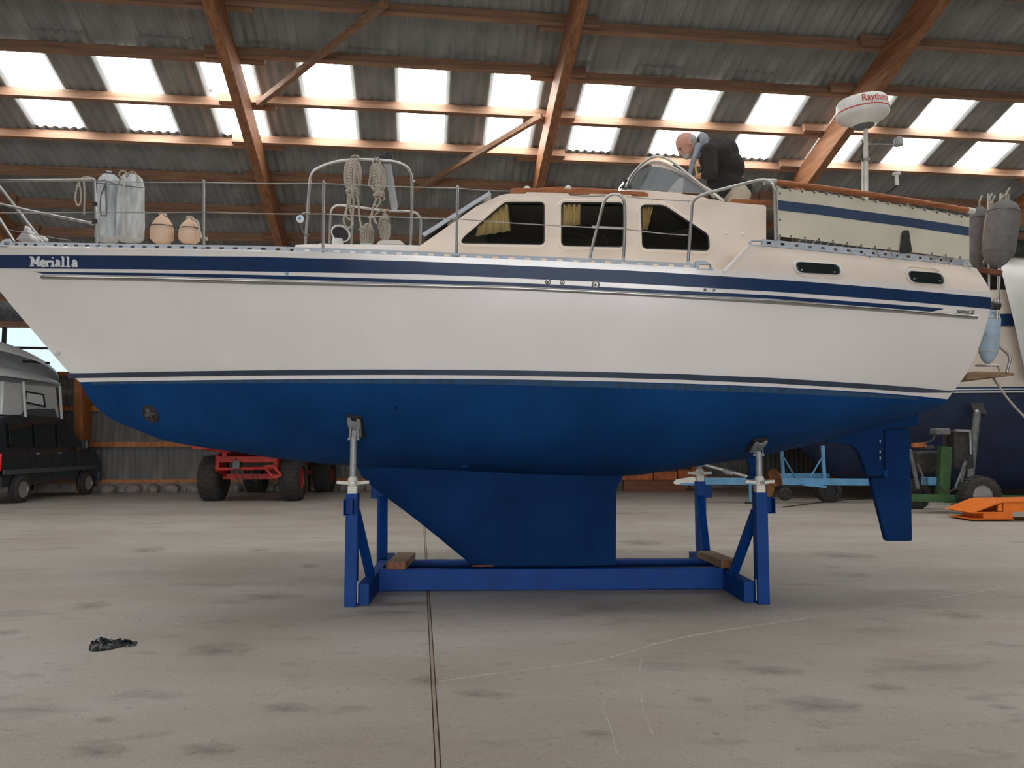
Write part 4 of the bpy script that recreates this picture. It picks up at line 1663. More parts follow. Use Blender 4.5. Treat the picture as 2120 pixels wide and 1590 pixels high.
def wire(name, P, r=.0048, sag=.006, m_='wire'):
    mb = MB()
    for a, b in zip(P, P[1:]):
        mb.tube([a.lerp(b, k / 6) - Vector((0, 0, sag * math.sin(math.pi * k / 6))) for k in range(7)], r, 6)
    return mb.build(name, m_, boat, BOATM, smooth=60)


g1 = bp(1256, 405, -1.45)
up_pts = [bp(-40, 373, -.35)] + [s[1] - Vector((0, 0, .012)) for s in stan] + [bp(1062, 396, -1.40)]
wire('upper_lifeline', up_pts)
lo_pts = [bp(-60, 440, -.3)] + [s[0].lerp(s[1], .52) for s in stan] + [bp(1225, 471, -1.5)]
wire('lower_lifeline', lo_pts)
wire('anchor_line', [bp(15, 474, -.2), bp(42, 479, -.2), bp(145, 497, -.4)], .004)
# gate hoops
gy = hull_at(1222, 540).y + .04
gate = steel_tube('gate_hoop', [(1221, 536), (1225, 515), (1254, 402), (1293, 402), (1294, 470), (1290.5, 540)], gy, .0135, .12)
for px in (1221, 1290.5):
    MB().box(bp(px, 538, gy - .005), (.03, .035, .03)).build('hoop_foot', 'alu', gate, BOATM, bevel=.004)
wire('gate_wire', [bp(1254, 405, gy), bp(1180, 404, gy + .1)], .005)
wire('gate_wire', [bp(1225, 470, gy), bp(1294, 473, gy)], .012, .0)
wire('gate_wire', [bp(1294, 473, gy), bp(1318, 477, gy), bp(1423, 487, gy + .02)], .005)
wire('gate_wire', [bp(1296, 407, gy), bp(1428, 416, gy + .02)], .0045)
# tall gate post that turns aft to the cockpit
ty = hull_at(1425, 550).y + .05
tall = steel_tube('gate_post', [(1424.5, 543), (1432, 440), (1434, 414), (1455, 402), (1580, 370), (1604, 380), (1606, 497)], ty, .0145, .13)
MB().box(bp(1424.5, 545, ty - .005), (.034, .035, .03)).build('hoop_foot', 'alu', tall, BOATM, bevel=.004)
MB().tube(smooth_path([bp(x, y, ty) for x, y in [(1430, 414), (1424, 416), (1427, 420), (1433, 419)]], 4), .005, 6).build('wire_eye', 'steel', tall, BOATM)

# ---- portlights in the bulwark
def portlight(pts, inner):
    def rr(q, r, f=1.0, out=0.0):
        c_ = Vector((sum(p[0] for p in q) / 4, sum(p[1] for p in q) / 4, 0))
        L = round_path([Vector((x, y, 0)) for x, y in q], r, 6, True)
        return [bul_at(*(c_ + (p - c_) * f).xy, out) for p in L]
    lt = MB().ring(rr(pts, 20, 1.0, .012), rr(pts, 20, .9, .006), (0, .03, 0)).build('portlight_moulding', 'gelcoat_cream', bulwark, BOATM, smooth=40, bevel=.004)
    MB().ring(rr(inner, 12, 1.15, .026), rr(inner, 12, 1.0, .028), (0, .045, 0)).build('portlight_frame', 'white_plastic', lt, BOATM, smooth=40, bevel=.004)
    MB().ring(rr(inner, 12, 1.03, .03), rr(inner, 12, .96, .03), (0, .02, 0)).build('portlight_seal', 'steel', lt, BOATM, smooth=40)
    MB().prism(rr(inner, 12, 1.0, .02), (0, .008, 0)).build('portlight_glass', 'van_glass', lt, BOATM)
    return lt


portlight([(1634, 530), (1738, 537), (1752, 578), (1650, 573)], [(1647, 541.5), (1736, 547.5), (1741, 569), (1653, 564)])
portlight([(1868, 549), (1950, 555.5), (1963, 597), (1883, 591)], [(1879, 560), (1950, 565.5), (1956, 589), (1887, 584)])
for px, py in ((1660, 559), (1728, 563.5), (1893, 577), (1946, 582)):
    MB().ball(bul_at(px, py, .026), .009, 8, 6).build('dog_screw', 'steel', bulwark, BOATM, smooth=180)
# tiny mark on the bulwark
c = bul_at(1797, 533, -.012)
MB().prism([c + Vector(q) for q in ((-.016, -.02, .01), (.016, -.02, .01), (.012, -.02, -.005), (0, -.02, -.022), (-.012, -.02, -.005))], (0, .01, 0)).build('crest_decal', 'trailer_blue', bulwark, BOATM)

# ---- teak top rail of the aft guard, its posts and wedge bracket
rv = hull_at(1800, 585).y + .06
TR = [bp(1602, 376.5, rv), bp(1740, 394, rv), bp(1880, 415, rv + .02), bp(2015, 437, rv + .08)]
trail = MB().tube(smooth_path(TR, 8), .0265, 12).build('aft_guard_rail', 'teak', boat, BOATM, smooth=60)
MB().tube([TR[0] + Vector((-.09, 0, .0)), TR[0] + Vector((.02, 0, 0))], .03, 10).build('rail_socket', 'steel_dull', trail, BOATM, smooth=60)
MB().tube([bp(2003, 435, rv + .07), bp(2016, 437.5, rv + .08)], .029, 10).build('rail_ferrule', 'cream_metal', trail, BOATM, smooth=60)
for px, ya_, yb_ in ((1611, 380, 500), (1878, 416, 522)):
    MB().tube([bp(px, ya_, rv + .05), bp(px + 2, yb_, rv + .05)], .0135, 10).build('aft_stanchion', 'steel', boat, BOATM, smooth=60)
MB().prism([bp(x, y, rv - .03) for x, y in [(1873, 476), (1882, 476), (1889, 521), (1867, 521)]], (0, .05, 0)).build('stanchion_wedge', 'machine_dark', boat, BOATM, bevel=.006)

# ---- radar pole, radome and antennas
rz = -.25
pole = MB().tube([bp(1793, 440, rz), bp(1792, 262, rz)], .023, 12)
pole.tube([bp(1785.5, 440, rz), bp(1786, 330, rz)], .012, 8)
mast = pole.build('radar_pole', 'cream_metal', boat, BOATM, smooth=60)
MB().lathe([(.04, -.012), (.04, .012)], bp(1792.5, 331, rz), (0, 0, 1), 12).build('pole_clamp', 'steel_dull', mast, BOATM)
MB().tube(smooth_path([bp(x, y, rz - .03) for x, y in [(1786, 335), (1783, 310), (1787, 298), (1784, 290)]], 5), .006, 6).build('radar_cable', 'black_rubber', mast, BOATM)
rc = bp(1788, 262, rz)
rdir = Matrix.Rotation(R(-4), 3, 'Y') @ Matrix.Rotation(R(3), 3, 'X') @ Vector((0, 0, 1))
RR = .272
rad = MB().lathe([(.10, .0), (.14, .035), (.235, .075), (.262, .105), (RR, .125), (RR * .995, .17), (RR * .965, .27), (RR * .90, .292), (RR * .5, .302), (.001, .305)], rc, rdir, 48).build('radome', 'white_plastic', mast, BOATM, smooth=35)
MB().lathe([(RR + .002, .155), (RR + .003, .166), (RR, .168)], rc, rdir, 48).build('radome_band', 'letter_red', mast, BOATM, smooth=60)
MB().lathe([(.12, .022), (.10, -.012), (.05, -.03), (.03, -.03)], rc, rdir, 20).build('radome_bracket', 'machine_grey', mast, BOATM, smooth=40)
V, F = text_mesh('Raytheon', 1, .012)
wid = max(v.x for v in V) - min(v.x for v in V)
k = .335 / wid
e1 = Vector((1, 0, 0)) - rdir * rdir.x
e1.normalize()
e2 = rdir.cross(e1)
P = []
for v in V:
    a = R(-90 + 9) + v.x * k / RR
    P.append(rc + rdir * (.228 + v.y * k * 1.15) + (e1 * math.cos(a) + e2 * math.sin(a)) * (RR * .985 + .003 - (v.y * k) * .06))
MB().add(P, F).build('radome_lettering', 'letter_red', rad, BOATM, flip=False)
g = bp(1860, 293, rz)
an = MB().lathe([(.03, -.05), (.05, -.045), (.045, .03), (.035, .045), (.001, .05)], g, (0, 0, 1), 16)
an.tube([bp(1795, 298, rz), bp(1838, 299, rz), g + Vector((0, 0, -.04))], .006, 6)
an.build('gps_antenna', 'grey_plastic', mast, BOATM, smooth=40)
g2 = bp(1857, 380, rz + .1)
a2 = MB().lathe([(.02, -.02), (.022, .02), (.018, .09), (.02, .10)], g2, (0, 0, 1), 12)
a2.lathe([(.045, .10), (.04, .125), (.001, .135)], g2, (0, 0, 1), 14)
aer = a2.build('whip_base', 'white_plastic', boat, BOATM, smooth=40)
MB().tube(smooth_path([g2 + Vector((0, 0, -.02)), bp(1851, 388, rz + .1), bp(1842, 396, rz + .1), bp(1800, 420, rz + .1)], 5), .009, 6).build('aerial_cable', 'black_rubber', aer, BOATM)

# ---- bow roller cover / anchor hawse and furled line
MB().tube([bp(-60, 408, -.1), bp(60, 436, -.3), bp(196, 463, b.y if False else -.5)], .014, 8).build('boat_hook', 'steel_dull', boat, BOATM, smooth=60)
anc = MB().prism([bp(x, y, -.15) for x, y in [(32, 496), (52, 471), (60, 480), (66, 496)]], (0, .16, 0)).build('bow_roller', 'grey_plastic', boat, BOATM, bevel=.008)
MB().tube(smooth_path([bp(x, y, -.2) for x, y in [(53, 470), (61, 475), (62, 484), (68, 492), (77, 494), (86, 490), (98, 498)]], 5), .018, 8).build('roller_strap', 'white_plastic', anc, BOATM, smooth=60)

# ---- swim platform, ladder tube
sv = -.35
pts = [(2001, 786), (2003, 772), (2020, 768.5), (2096, 771.5), (2103, 774), (2098, 777.5), (2060, 781), (2010, 786)]
plat = MB().prism([bp(x, y, sv) for x, y in pts], (0, .9, 0)).build('swim_platform', 'old_timber', boat, BOATM, bevel=.008)
MB().tube(round_path([bp(2040, 690, sv + .1), bp(2087, 733, sv + .1), bp(2092, 742, sv + .1), bp(2084, 771, sv + .1)], .06, 5), .016, 8).build('platform_rail', 'steel_dull', plat, BOATM, smooth=60)
MB().tube([bp(2020, 757, sv + .2), bp(2066, 757, sv + .2), bp(2070, 768, sv + .2)], .012, 8).build('ladder_tube', 'steel_dull', plat, BOATM, smooth=60)
# stern gantry
gv = -.3
gan = MB().tube([bp(2064, 660, gv), bp(2070, 545, gv), bp(2073, 400, gv)], .017, 8)
gan.tube([bp(2048, 612, gv), bp(2046, 400, gv)], .012, 8)
gan = gan.build('stern_gantry', 'steel_dull', boat, BOATM, smooth=60)
MB().beam(bp(2024, 557, gv - .05), bp(2073, 566, gv - .05), .05, .055).build('gantry_bar', 'timber_end', gan, BOATM, bevel=.006)
MB().tube([bp(2052, 632, gv), bp(2068, 634, gv)], .045, 12).build('stern_lamp', 'black_plastic', gan, BOATM, smooth=40)
# ================================================================== THINGS ON THE BOAT
def blob_lathe(prof, o, n=28, wob=.012, sc_=6.0, seed=0.0, sx=1.0, sy=1.0, axis=(0, 0, 1)):
    mb = MB().lathe(prof, o, axis, n, sx, sy, ref=(1, 0, 0))
    o = Vector(o)
    for i, v in enumerate(mb.v):
        q = v - o
        w = mnoise.noise(Vector((q.x * sc_ + seed, q.y * sc_, q.z * sc_ * .5))) * wob
        rr_ = Vector((q.x, q.y, 0))
        if rr_.length > 1e-4:
            mb.v[i] = v + rr_.normalized() * w
    return mb


# sail bags standing by the pulpit
def deck_z(px, v):
    return bp(px, rail_y(px) - 6, v).z


vb = -.30
c = bp(221, 499, vb)
h = bp(221, 355, vb).z - c.z
pr = [(.10, 0), (.118, .05), (.122, h * .3), (.118, h * .6), (.112, h * .80), (.095, h * .88), (.055, h * .95), (.022, h * .985), (.03, h)]
t = thing('sail_bag', 'grey plastic sail bag with a pointed tied neck beside the forward stanchion', 'bag', BOATM @ c, 'bags on the foredeck')
blob_lathe(pr, c, 32, .02, 8, 1.3).build('bag_body', 'bag', t, BOATM, smooth=180)
tie = [c + Vector((.055 * math.cos(a), .055 * math.sin(a), h * .955)) for a in np.linspace(0, 6.28, 14)]
MB().tube(tie, .006, 6, True).build('neck_tie', 'black_rubber', t, BOATM)
MB().tube(smooth_path([bp(x, y, vb - .12) for x, y in [(200, 375), (212, 374), (220, 376), (209, 405), (208, 440), (213, 446), (220, 440), (219, 380), (226, 377), (240, 382)]], 5), .0065, 6).build('lashing_cord', 'machine_grey', t, BOATM, smooth=60)
c = bp(268, 499, vb - .05)
h = bp(268, 364, vb).z - c.z
pr = [(.10, 0), (.128, .03), (.136, h * .25), (.13, h * .6), (.118, h * .82), (.10, h * .93), (.07, h * .985), (.03, h)]
t = thing('sail_bag', 'grey plastic sail bag with a rope drawstring, second bag on the foredeck', 'bag', BOATM @ c, 'bags on the foredeck')
blob_lathe(pr, c, 32, .022, 8, 4.1).build('bag_body', 'bag', t, BOATM, smooth=180)
MB().tube(smooth_path([bp(x, y, vb - .19) for x, y in [(244, 380), (250, 368), (246, 362), (252, 354), (260, 356), (262, 366), (268, 358), (278, 357), (284, 366), (285, 378)]], 5), .009, 6).build('drawstring', 'rope', t, BOATM, smooth=60)
MB().tube(smooth_path([bp(x, y, vb - .22) for x, y in [(256, 378), (257, 400), (258, 470), (254, 488)]], 5), .008, 6).build('drawstring_tail', 'cord', t, BOATM, smooth=60)
MB().tube([bp(x, y, vb - .2) for x, y in [(198, 379), (244, 382), (296, 389)]], .005, 6).build('lashing_cord', 'machine_grey', t, BOATM)
# hanging rope on the forward stanchion
rp_ = [(192, 369), (180, 367), (168, 370), (160, 386), (156, 410), (160, 424), (166, 422), (168, 400), (164, 378), (170, 371), (174, 380), (175, 410), (174, 445)]
tag(MB().tube(smooth_path([bp(x, y, vb - .02) for x, y in rp_], 6), .009, 8).build('hanging_rope', 'rope', None, BOATM, smooth=60), 'pale rope looped over the forward stanchion beside the grey bags', 'rope')

# round fenders lying on deck
for (px, top, w, lab) in ((335, 444, 47, 'larger faded orange buoy fender standing next to the grey sail bags'), (392, 452, 44, 'smaller faded orange buoy fender leaning near the second stanchion')):
    v = -.55
    c = bp(px, 502, v)
    ht = bp(px, top, v).z - c.z
    r = w / 2 / 1600 * 7.85
    t = thing('buoy_fender', lab, 'fender', BOATM @ c, 'orange buoy fenders on the foredeck')
    MB().lathe([(r * .7, 0), (r * .97, ht * .12), (r, ht * .35), (r * .96, ht * .5), (r * .8, ht * .68), (r * .52, ht * .85), (r * .3, ht * .93), (r * .26, ht)], c, (0, 0, 1), 26).build('fender_body', 'buoy', t, BOATM, smooth=70)
    MB().tube(smooth_path([c + Vector((-.03, -.02, ht * .98)), c + Vector((-.01, -.02, ht * 1.04)), c + Vector((.03, -.02, ht * 1.0)), c + Vector((.05, -.03, ht * .9))], 5), .011, 8).build('fender_eye', 'cord', t, BOATM, smooth=60)
    MB().tube([c + Vector((r * 1.01 * math.cos(a), r * 1.01 * math.sin(a), ht * (.56 + .02 * math.sin(a)))) for a in np.linspace(0, 6.28, 24)], .004, 6, True).build('fender_cord', 'machine_dark', t, BOATM)
tag(MB().tube(smooth_path([bp(x, y, -.62) for x, y in [(402, 456), (410, 460), (414, 480), (420, 494), (427, 492), (428, 498)]], 5), .010, 8).build('short_rope', 'cord', None, BOATM, smooth=60),
    'short beige rope end drooping beside the smaller orange buoy', 'rope')


# ---- coiled ropes on the mast guard
def hank(name, label, px, y0, y1, w, v, loops, r=.0105, wrap=None, tails=(), lean=0.0):
    base = bp(px, y1, v)
    mb = MB()
    pts = []
    for k in range(loops):
        ww = w * (0.16 + .9 * k / max(loops - 1, 1)) * random.uniform(.9, 1.08)
        yo = (k - loops / 2) * r * 1.5
        top = y0 + random.uniform(-1, 3)
        bot = y1 + random.uniform(-6, 5)
        for a in np.linspace(0, 2 * math.pi, 18, endpoint=False):
            s = math.sin(a)
            yy = (top + bot) / 2 - (bot - top) / 2 * math.cos(a)
            f = (yy - y0) / (y1 - y0)
            sw = ww * abs(s) ** .7 * (1 if s >= 0 else -1)
            if wrap:
                sw *= 1 - .45 * math.exp(-((yy - wrap) / 9) ** 2)
            pts.append(bp(px + sw + lean * f, yy, v + yo + r * math.sin(3 * a + k)))
    mb.tube(pts, r, 7)
    if wrap:
        for k in range(3):
            cc = bp(px + lean * (wrap - y0) / (y1 - y0), wrap - 2 + k * 3.4, v)
            ring = [cc + Vector((w * .74 / 1600 * 7.8 * math.cos(a) + .004 * k, .055 * math.sin(a), .012 * math.cos(a + k))) for a in np.linspace(0, 2 * math.pi, 16, endpoint=False)]
            mb.tube(ring, r, 7, True)
    for tl_ in tails:
        mb.tube(smooth_path([bp(x, y, v - .03) for x, y in tl_], 6), r, 7)
    return tag(mb.build(name, 'rope', None, BOATM, smooth=60), label, 'rope', 'coiled ropes hung on the mast guards')


hank('rope_coil', 'largest pale rope coil hung from the top of the tall steel arch', 730, 330, 404, 17, -.70, 8, .0115, 396,
     [[(722, 400), (718, 430), (712, 450), (714, 466), (722, 472), (730, 464), (728, 445), (724, 425), (728, 402)], [(726, 400), (720, 425), (716, 445), (725, 455), (731, 440), (733, 402)],
      [(738, 400), (742, 420), (744, 450), (748, 470), (744, 476)], [(735, 322), (728, 326), (732, 334), (740, 332), (742, 325), (735, 322)], [(718, 372), (724, 358), (730, 352), (740, 366), (744, 384)]])
hank('rope_coil', 'loose knotted rope coil with reddish flecks hung beside the flat grey bar', 780, 338, 400, 14, -.70, 6, .0115, 404,
     [[(776, 330), (772, 338), (778, 348), (786, 342), (784, 330), (776, 327)], [(782, 408), (774, 424), (770, 442), (766, 462), (770, 470)], [(786, 405), (786, 420), (779, 428), (775, 418)],
      [(768, 366), (764, 382), (776, 392), (792, 402)], [(764, 452), (772, 448), (776, 458), (780, 463)]], lean=4)
hank('rope_coil', 'small dull rope coil lying against the foot of the low steel hoop', 760, 464, 506, 13, -.36, 4, .0105)
hank('rope_coil', 'short rope coil hanging from the low hoop above the deck hatch', 797, 440, 496, 10, -.36, 4, .0105, 452,
     [[(788, 432), (796, 438), (802, 434), (808, 440)], [(790, 448), (786, 462), (784, 474)], [(776, 446), (786, 436), (794, 434)]])
# flat bar with black fitting
t = thing('aluminium_bar', 'flat grey aluminium bar with a black fitting leaning on the steel arch', 'bar', BOATM @ bp(819, 437, -.5))
MB().beam(bp(800, 326, -.56), bp(817, 432, -.5), .075, .02, (0, 1, 0)).build('bar', 'grey_plastic', t, BOATM, bevel=.004)
MB().beam(bp(817, 430, -.5), bp(818, 438, -.5), .05, .018, (0, 1, 0)).build('bar_end', 'alu', t, BOATM, bevel=.003)
MB().prism([bp(x, y, -.6) for x, y in [(778, 327), (786, 321), (795, 319), (799, 314), (806, 314), (812, 322), (810, 330)]], (0, .08, 0)).build('bar_fitting', 'black_plastic', t, BOATM, bevel=.006)
# small float on the arch
t = thing('float_lamp', 'small round blue and white float tied to the tall steel arch', 'float', BOATM @ bp(621, 462, -.68))
fc = bp(621.5, 453.5, -.68)
MB().lathe([(.001, -.028), (.03, -.025), (.038, -.008), (.038, .01), (.028, .025), (.001, .028)], fc, (0, -1, 0), 20).build('float_body', 'letter_white', t, BOATM, smooth=50)
MB().lathe([(.018, .02), (.018, .03), (.001, .034)], fc, (0, -1, 0), 14).build('float_centre', 'trailer_blue', t, BOATM, smooth=50)
MB().tube(smooth_path([bp(x, y, -.66) for x, y in [(642, 440), (630, 440), (624, 447)]], 4), .006, 6).build('float_cord', 'cord', t, BOATM)
MB().tube(smooth_path([bp(x, y, -.66) for x, y in [(622, 462), (625, 475), (631, 486), (640, 486)]], 4), .006, 6).build('float_cord', 'machine_grey', t, BOATM)

# ---- weather cloth along the aft guard rail
t = thing('weather_cloth', 'long cream canvas weather cloth with a navy band laced under the teak rail', 'canvas', BOATM @ bp(1800, 520, rv))
ct = lin([(1611, 387), (1700, 396), (1800, 411), (1900, 428), (2007, 447)])
cb = lin([(1611, 489), (1700, 499), (1800, 513), (1866, 519), (2007, 538)])


def cloth_pt(px, f, out=0.0):
    y = ct(px) + (cb(px) - ct(px)) * f
    sc_ = 3.0 * abs(math.sin((px - 1611) / 25.2 * math.pi)) * (1 - min(f * 6, 1))
    v = rv - .012 + .012 * math.sin(px / 60) * math.sin(f * 3) + (.08 if px > 1990 else .08 * (px - 1611) / 395) * .9 - out
    return bp(px, y + sc_, v)


pxs = np.linspace(1611, 2007, 100)
MB().sheet([[cloth_pt(px, f) for f in np.linspace(0, 1, 13)] for px in pxs], (0, .006, 0)).build('cloth', 'canvas', t, BOATM, smooth=60)
st0, st1 = lin([(1611, .27), (1740, .28), (2007, .255)]), lin([(1611, .47), (1740, .475), (2007, .455)])
MB().sheet([[cloth_pt(px, st0(px) + (st1(px) - st0(px)) * k / 4, .004) for k in range(5)] for px in np.linspace(1611.5, 2006.5, 60)], (0, .003, 0)).build('cloth_stripe', 'canvas_navy', t, BOATM, smooth=60)
trl = lin([(1602, 376.5), (1740, 394), (1880, 415), (2015, 437)])
first = None
for i in range(15):
    px = 1636 + i * 25.4
    a_, b_ = bp(px - 6, trl(px) + 5, rv - .03), cloth_pt(px, .045, .004)
    o = MB().tube([a_, b_], .0042, 6).build('lacing_cord', 'machine_grey', t, BOATM)
    MB().ball(b_, (.008, .005, .008), 8, 6).build('eyelet', 'black_plastic', o, BOATM)
for i in range(13):
    px = 1637 + i * 29.2
    if 1855 < px < 1900:
        continue
    a_, b_ = cloth_pt(px, .965, .004), bp(px + 8, cb(px) + 17, rv - .055)
    o = MB().tube([a_, b_], .0042, 6).build('lacing_cord', 'machine_grey', t, BOATM)
    MB().ball(a_, (.008, .005, .008), 8, 6).build('eyelet', 'black_plastic', o, BOATM)
    MB().tube([b_, cloth_pt(min(px + 24, 2003), .985, .004)], .003, 5).build('lacing_cord', 'cord', t, BOATM)
for py in (400, 455, 487):
    MB().ball(bp(1615, py, rv - .02), (.009, .006, .009), 8, 6).build('eyelet', 'black_plastic', t, BOATM)

# ---- fenders at the stern


def long_fender(name, label, top, bot, r, v, m_, group=None, cap=True, vb=None):
    a, b = bp(*top, v), bp(*bot, vb if vb is not None else v)
    ax = (b - a)
    L = ax.length
    ax.normalize()
    t = thing(name, label, 'fender', BOATM @ b, group)
    prof = [(r * .22, 0), (r * .35, .02), (r * .72, L * .08), (r * .95, L * .17), (r, L * .25), (r, L * .75), (r * .93, L * .82), (r * .6, L * .94), (r * .3, L)]
    MB().lathe(prof, a, ax, 26).build('fender_body', m_, t, BOATM, smooth=60)
    for f in (.2, .8):
        k = r * (1.0 if f > .5 else 1.0)
        e1 = ax.orthogonal().normalized()
        e2 = ax.cross(e1)
        MB().tube([a + ax * L * f + (e1 * math.cos(q) + e2 * math.sin(q)) * k * (.985 if f < .5 else .965) for q in np.linspace(0, 2 * math.pi, 24, endpoint=False)], .005, 6, True).build('fender_seam', 'fender_grey' if m_ == 'fender_grey' else 'cord', t, BOATM)
    MB().tube(smooth_path([a - ax * .12 + Vector((.02, 0, 0)), a - ax * .05 + Vector((-.02, -.02, 0)), a + ax * .01], 4), .010, 8).build('fender_rope', 'rope', t, BOATM)
    return t


long_fender('long_fender', 'thick dark grey covered fender hanging outermost at the stern', (2083, 413), (2062, 552), .148, -.95, 'fender_grey', 'grey fenders at the stern')
long_fender('long_fender', 'dark grey covered fender tucked between the cream weather cloth and the gantry', (2029, 428), (2026, 556), .115, -.55, 'fender_grey', 'grey fenders at the stern')
long_fender('hanging_fender', 'pale blue fender hanging behind the curved white stern above the swim platform', (2054, 640), (2044, 752), .095, -.2, 'fender_blue')
mb = MB()
mb.tube(smooth_path([bp(x, y, -.85) for x, y in [(2055, 400), (2049, 412), (2052, 428), (2045, 440), (2040, 460), (2037, 490), (2036, 505)]], 5), .012, 7)
mb.tube(smooth_path([bp(x, y, -.86) for x, y in [(2060, 405), (2054, 420), (2058, 432), (2046, 436), (2052, 446), (2060, 430), (2072, 412), (2084, 402), (2088, 410), (2080, 416)]], 5), .011, 7)
mb.tube(smooth_path([bp(x, y, -.87) for x, y in [(2049, 470), (2046, 490), (2042, 520), (2036, 545)]], 5), .009, 7)
tag(mb.build('rope_bunch', 'rope', None, BOATM, smooth=60), 'bunch of knotted rope tied between the two grey stern fenders', 'rope')
tag(MB().tube([bp(2042, 465, -.9), bp(2038, 508, -.9)], .016, 8).ball(bp(2038, 509, -.9), .017, 8, 6).build('varnished_stick', 'teak', None, BOATM, smooth=60), 'short varnished wooden stick tied among the stern fenders', 'stick')
p0 = BOATM @ bp(2056, 782, -.1)
p1 = at(2122, 864, 7.4)
tag(MB().tube([p0.lerp(p1, k / 8) - Vector((0, 0, .03 * math.sin(math.pi * k / 8))) for k in range(9)], .011, 8).build('mooring_line', 'cord', None, smooth=60),
    'thin pale line running down from the swim platform', 'rope')

# ================================================================== THE CRADLE
PV = 1.04
xl, xr = bp(727, 1247, -PV).x, bp(1578, 1243, -PV).x
PW = .112
ztop = bp(727, 1021, -PV).z
BV, BH = .29, .215
cr_T = BOATM @ Matrix.Translation(((xl + xr) / 2, 0, 0))
crad = thing('boat_cradle', 'blue steel boat cradle with four screw posts under the white yacht', 'cradle', None, T=cr_T)
for s in (-1, 1):
    MB().box(((xl + xr) / 2, s * BV, BH / 2 + .004), (xr - xl - .3, .11, BH)).build('long_beam', 'cradle', crad, BOATM, bevel=.006)
for x in (xl, xr):
    sx_ = -1 if x < 0 else 1
    MB().box((x - sx_ * .11, 0, .1), (.10, 2 * PV - .06, .2)).build('cross_beam', 'cradle', crad, BOATM, bevel=.006)
    for s in (-1, 1):
        y = s * PV
        post = MB().box((x, y, ztop / 2), (PW, PW, ztop)).build('post', 'cradle', crad, BOATM, bevel=.006)
        # stub socket outside the post
        sk = MB()
        zc, hh, ww, ln = bp(727, 1048, -PV).z, .15, .085, .09
        if s < 0 and sx_ < 0:
            cx_, cy_ = x - .02, y - PW / 2 - ln / 2
        else:
            cx_, cy_ = x + sx_ * (PW / 2 + .035), y
        O = [Vector((cx_ + a * ww / 2, cy_ + s * ln / 2, zc + b_ * hh / 2)) for a, b_ in ((-1, -1), (1, -1), (1, 1), (-1, 1))]
        I = [Vector((cx_ + a * (ww / 2 - .008), cy_ + s * ln / 2, zc + b_ * (hh / 2 - .008))) for a, b_ in ((-1, -1), (1, -1), (1, 1), (-1, 1))]
        sk.ring(O, I, (0, -s * ln, 0))
        sk.box((cx_, cy_ - s * ln * .4, zc), (ww - .01, .006, hh - .01))
        sk.build('socket', 'cradle', post, BOATM)
        # sloping brace in the plane of the end frame
        MB().beam((x - sx_ * .02, y - s * .05, ztop - .18), (x - sx_ * .09, y - s * .55, .2), .09, .055, (0, s, .4)).build('brace', 'cradle', crad, BOATM, bevel=.005)
        MB().box((x - sx_ * (PW / 2 + .004), y + s * .01, .13), (.006, .012, .2)).build('bolt_strip', 'cream_metal', post, BOATM)
        # screw jack: sleeve, wing nut, tube, hinged pad pressed on the hull
        padpx = {(-1, -1): (738, 881), (1, -1): (1566, 918)}
        q = hull_at(*padpx[(sx_, -1)])
        pad = Vector((q.x, q.y * -s if s > 0 else q.y, q.z))
        nn = hull_n(*padpx[(sx_, -1)])
        nn = Vector((nn.x, nn.y * (1 if s < 0 else -1), nn.z))
        jb = Vector((x, y, ztop))
        jt = Vector((x, y, pad.z - .11 if sx_ < 0 else pad.z - .09))
        jk = MB().box(jb + Vector((0, 0, .032)), (.085, .085, .07)).build('jack_sleeve', 'cream_metal', crad, BOATM, bevel=.005)
        nutz = jb.z + .085
        nt = MB().lathe([(.045, -.02), (.05, .0), (.045, .05), (.034, .07)], (x, y, nutz), (0, 0, 1), 18)
        for k in range(4):
            a = R(8 + 90 * k)
            nt.beam((x + .04 * math.cos(a), y + .04 * math.sin(a), nutz + .01), (x + .15 * math.cos(a), y + .15 * math.sin(a), nutz + .018), .04, .03)
        nt.build('wing_nut', 'cream_metal', jk, BOATM, smooth=40, bevel=.004)
        MB().tube([jb + Vector((0, 0, .05)), jt], .031, 14).build('jack_screw', 'galv', crad, BOATM, smooth=50)
        ctr = pad + nn * .035
        pd = MB()
        e1 = Vector((1, 0, 0)) - nn * nn.x
        e1.normalize()
        e2 = nn.cross(e1)
        if e2.z < 0:
            e2 = -e2
        rot = Matrix((e1, e2, nn)).transposed()
        pd.box(ctr - nn * .022, (.15, .26, .03), rot)
        pdo = pd.build('pad_rubber', 'black_rubber', crad, BOATM, bevel=.004)
        pl_ = MB().prism([ctr + nn * .0 + e1 * a + e2 * b_ for a, b_ in ((-.055, -.10), (.055, -.10), (.068, .09), (.06, .12), (.03, .12), (.02, .085), (-.02, .085), (-.03, .12), (-.06, .12), (-.068, .09))], nn * .016)
        pl_.build('pad_plate', 'galv', pdo, BOATM, bevel=.003)
        ym_ = MB()
        for k in (-1, 1):
            ym_.beam(ctr + nn * .02 + e1 * .038 * k + e2 * .03, jt + Vector((.04 * k, -.0, -.02)), .012, .03)
        ym_.tube([jt + Vector((-.055, 0, -.02)), jt + Vector((.055, 0, -.02))], .010, 8)
        ym_.beam(ctr + nn * .03, jt, .04, .03)
        ym_.build('pad_yoke', 'galv', pdo, BOATM)


def plank(label, near, far, w, h, m_):
    a, b = bp(near, 1175, -BV - .08), bp(far, 1145, BV + .06)
    a.z = b.z = BH + h / 2 + .005
    t = MB().beam(a, b, w, h)
    t.mi[0] = 1
    return tag(t.build('timber_plank', [m_, 'timber_end'], None, BOATM, bevel=.006), label, 'plank', 'loose planks on the cradle')


plank('short reddish brown plank across the cradle beams at the bow end', 819, 842, .20, .075, 'old_timber')
plank('long weathered grey brown plank across the cradle beams at the stern end', 1512, 1460, .185, .08, 'old_timber')

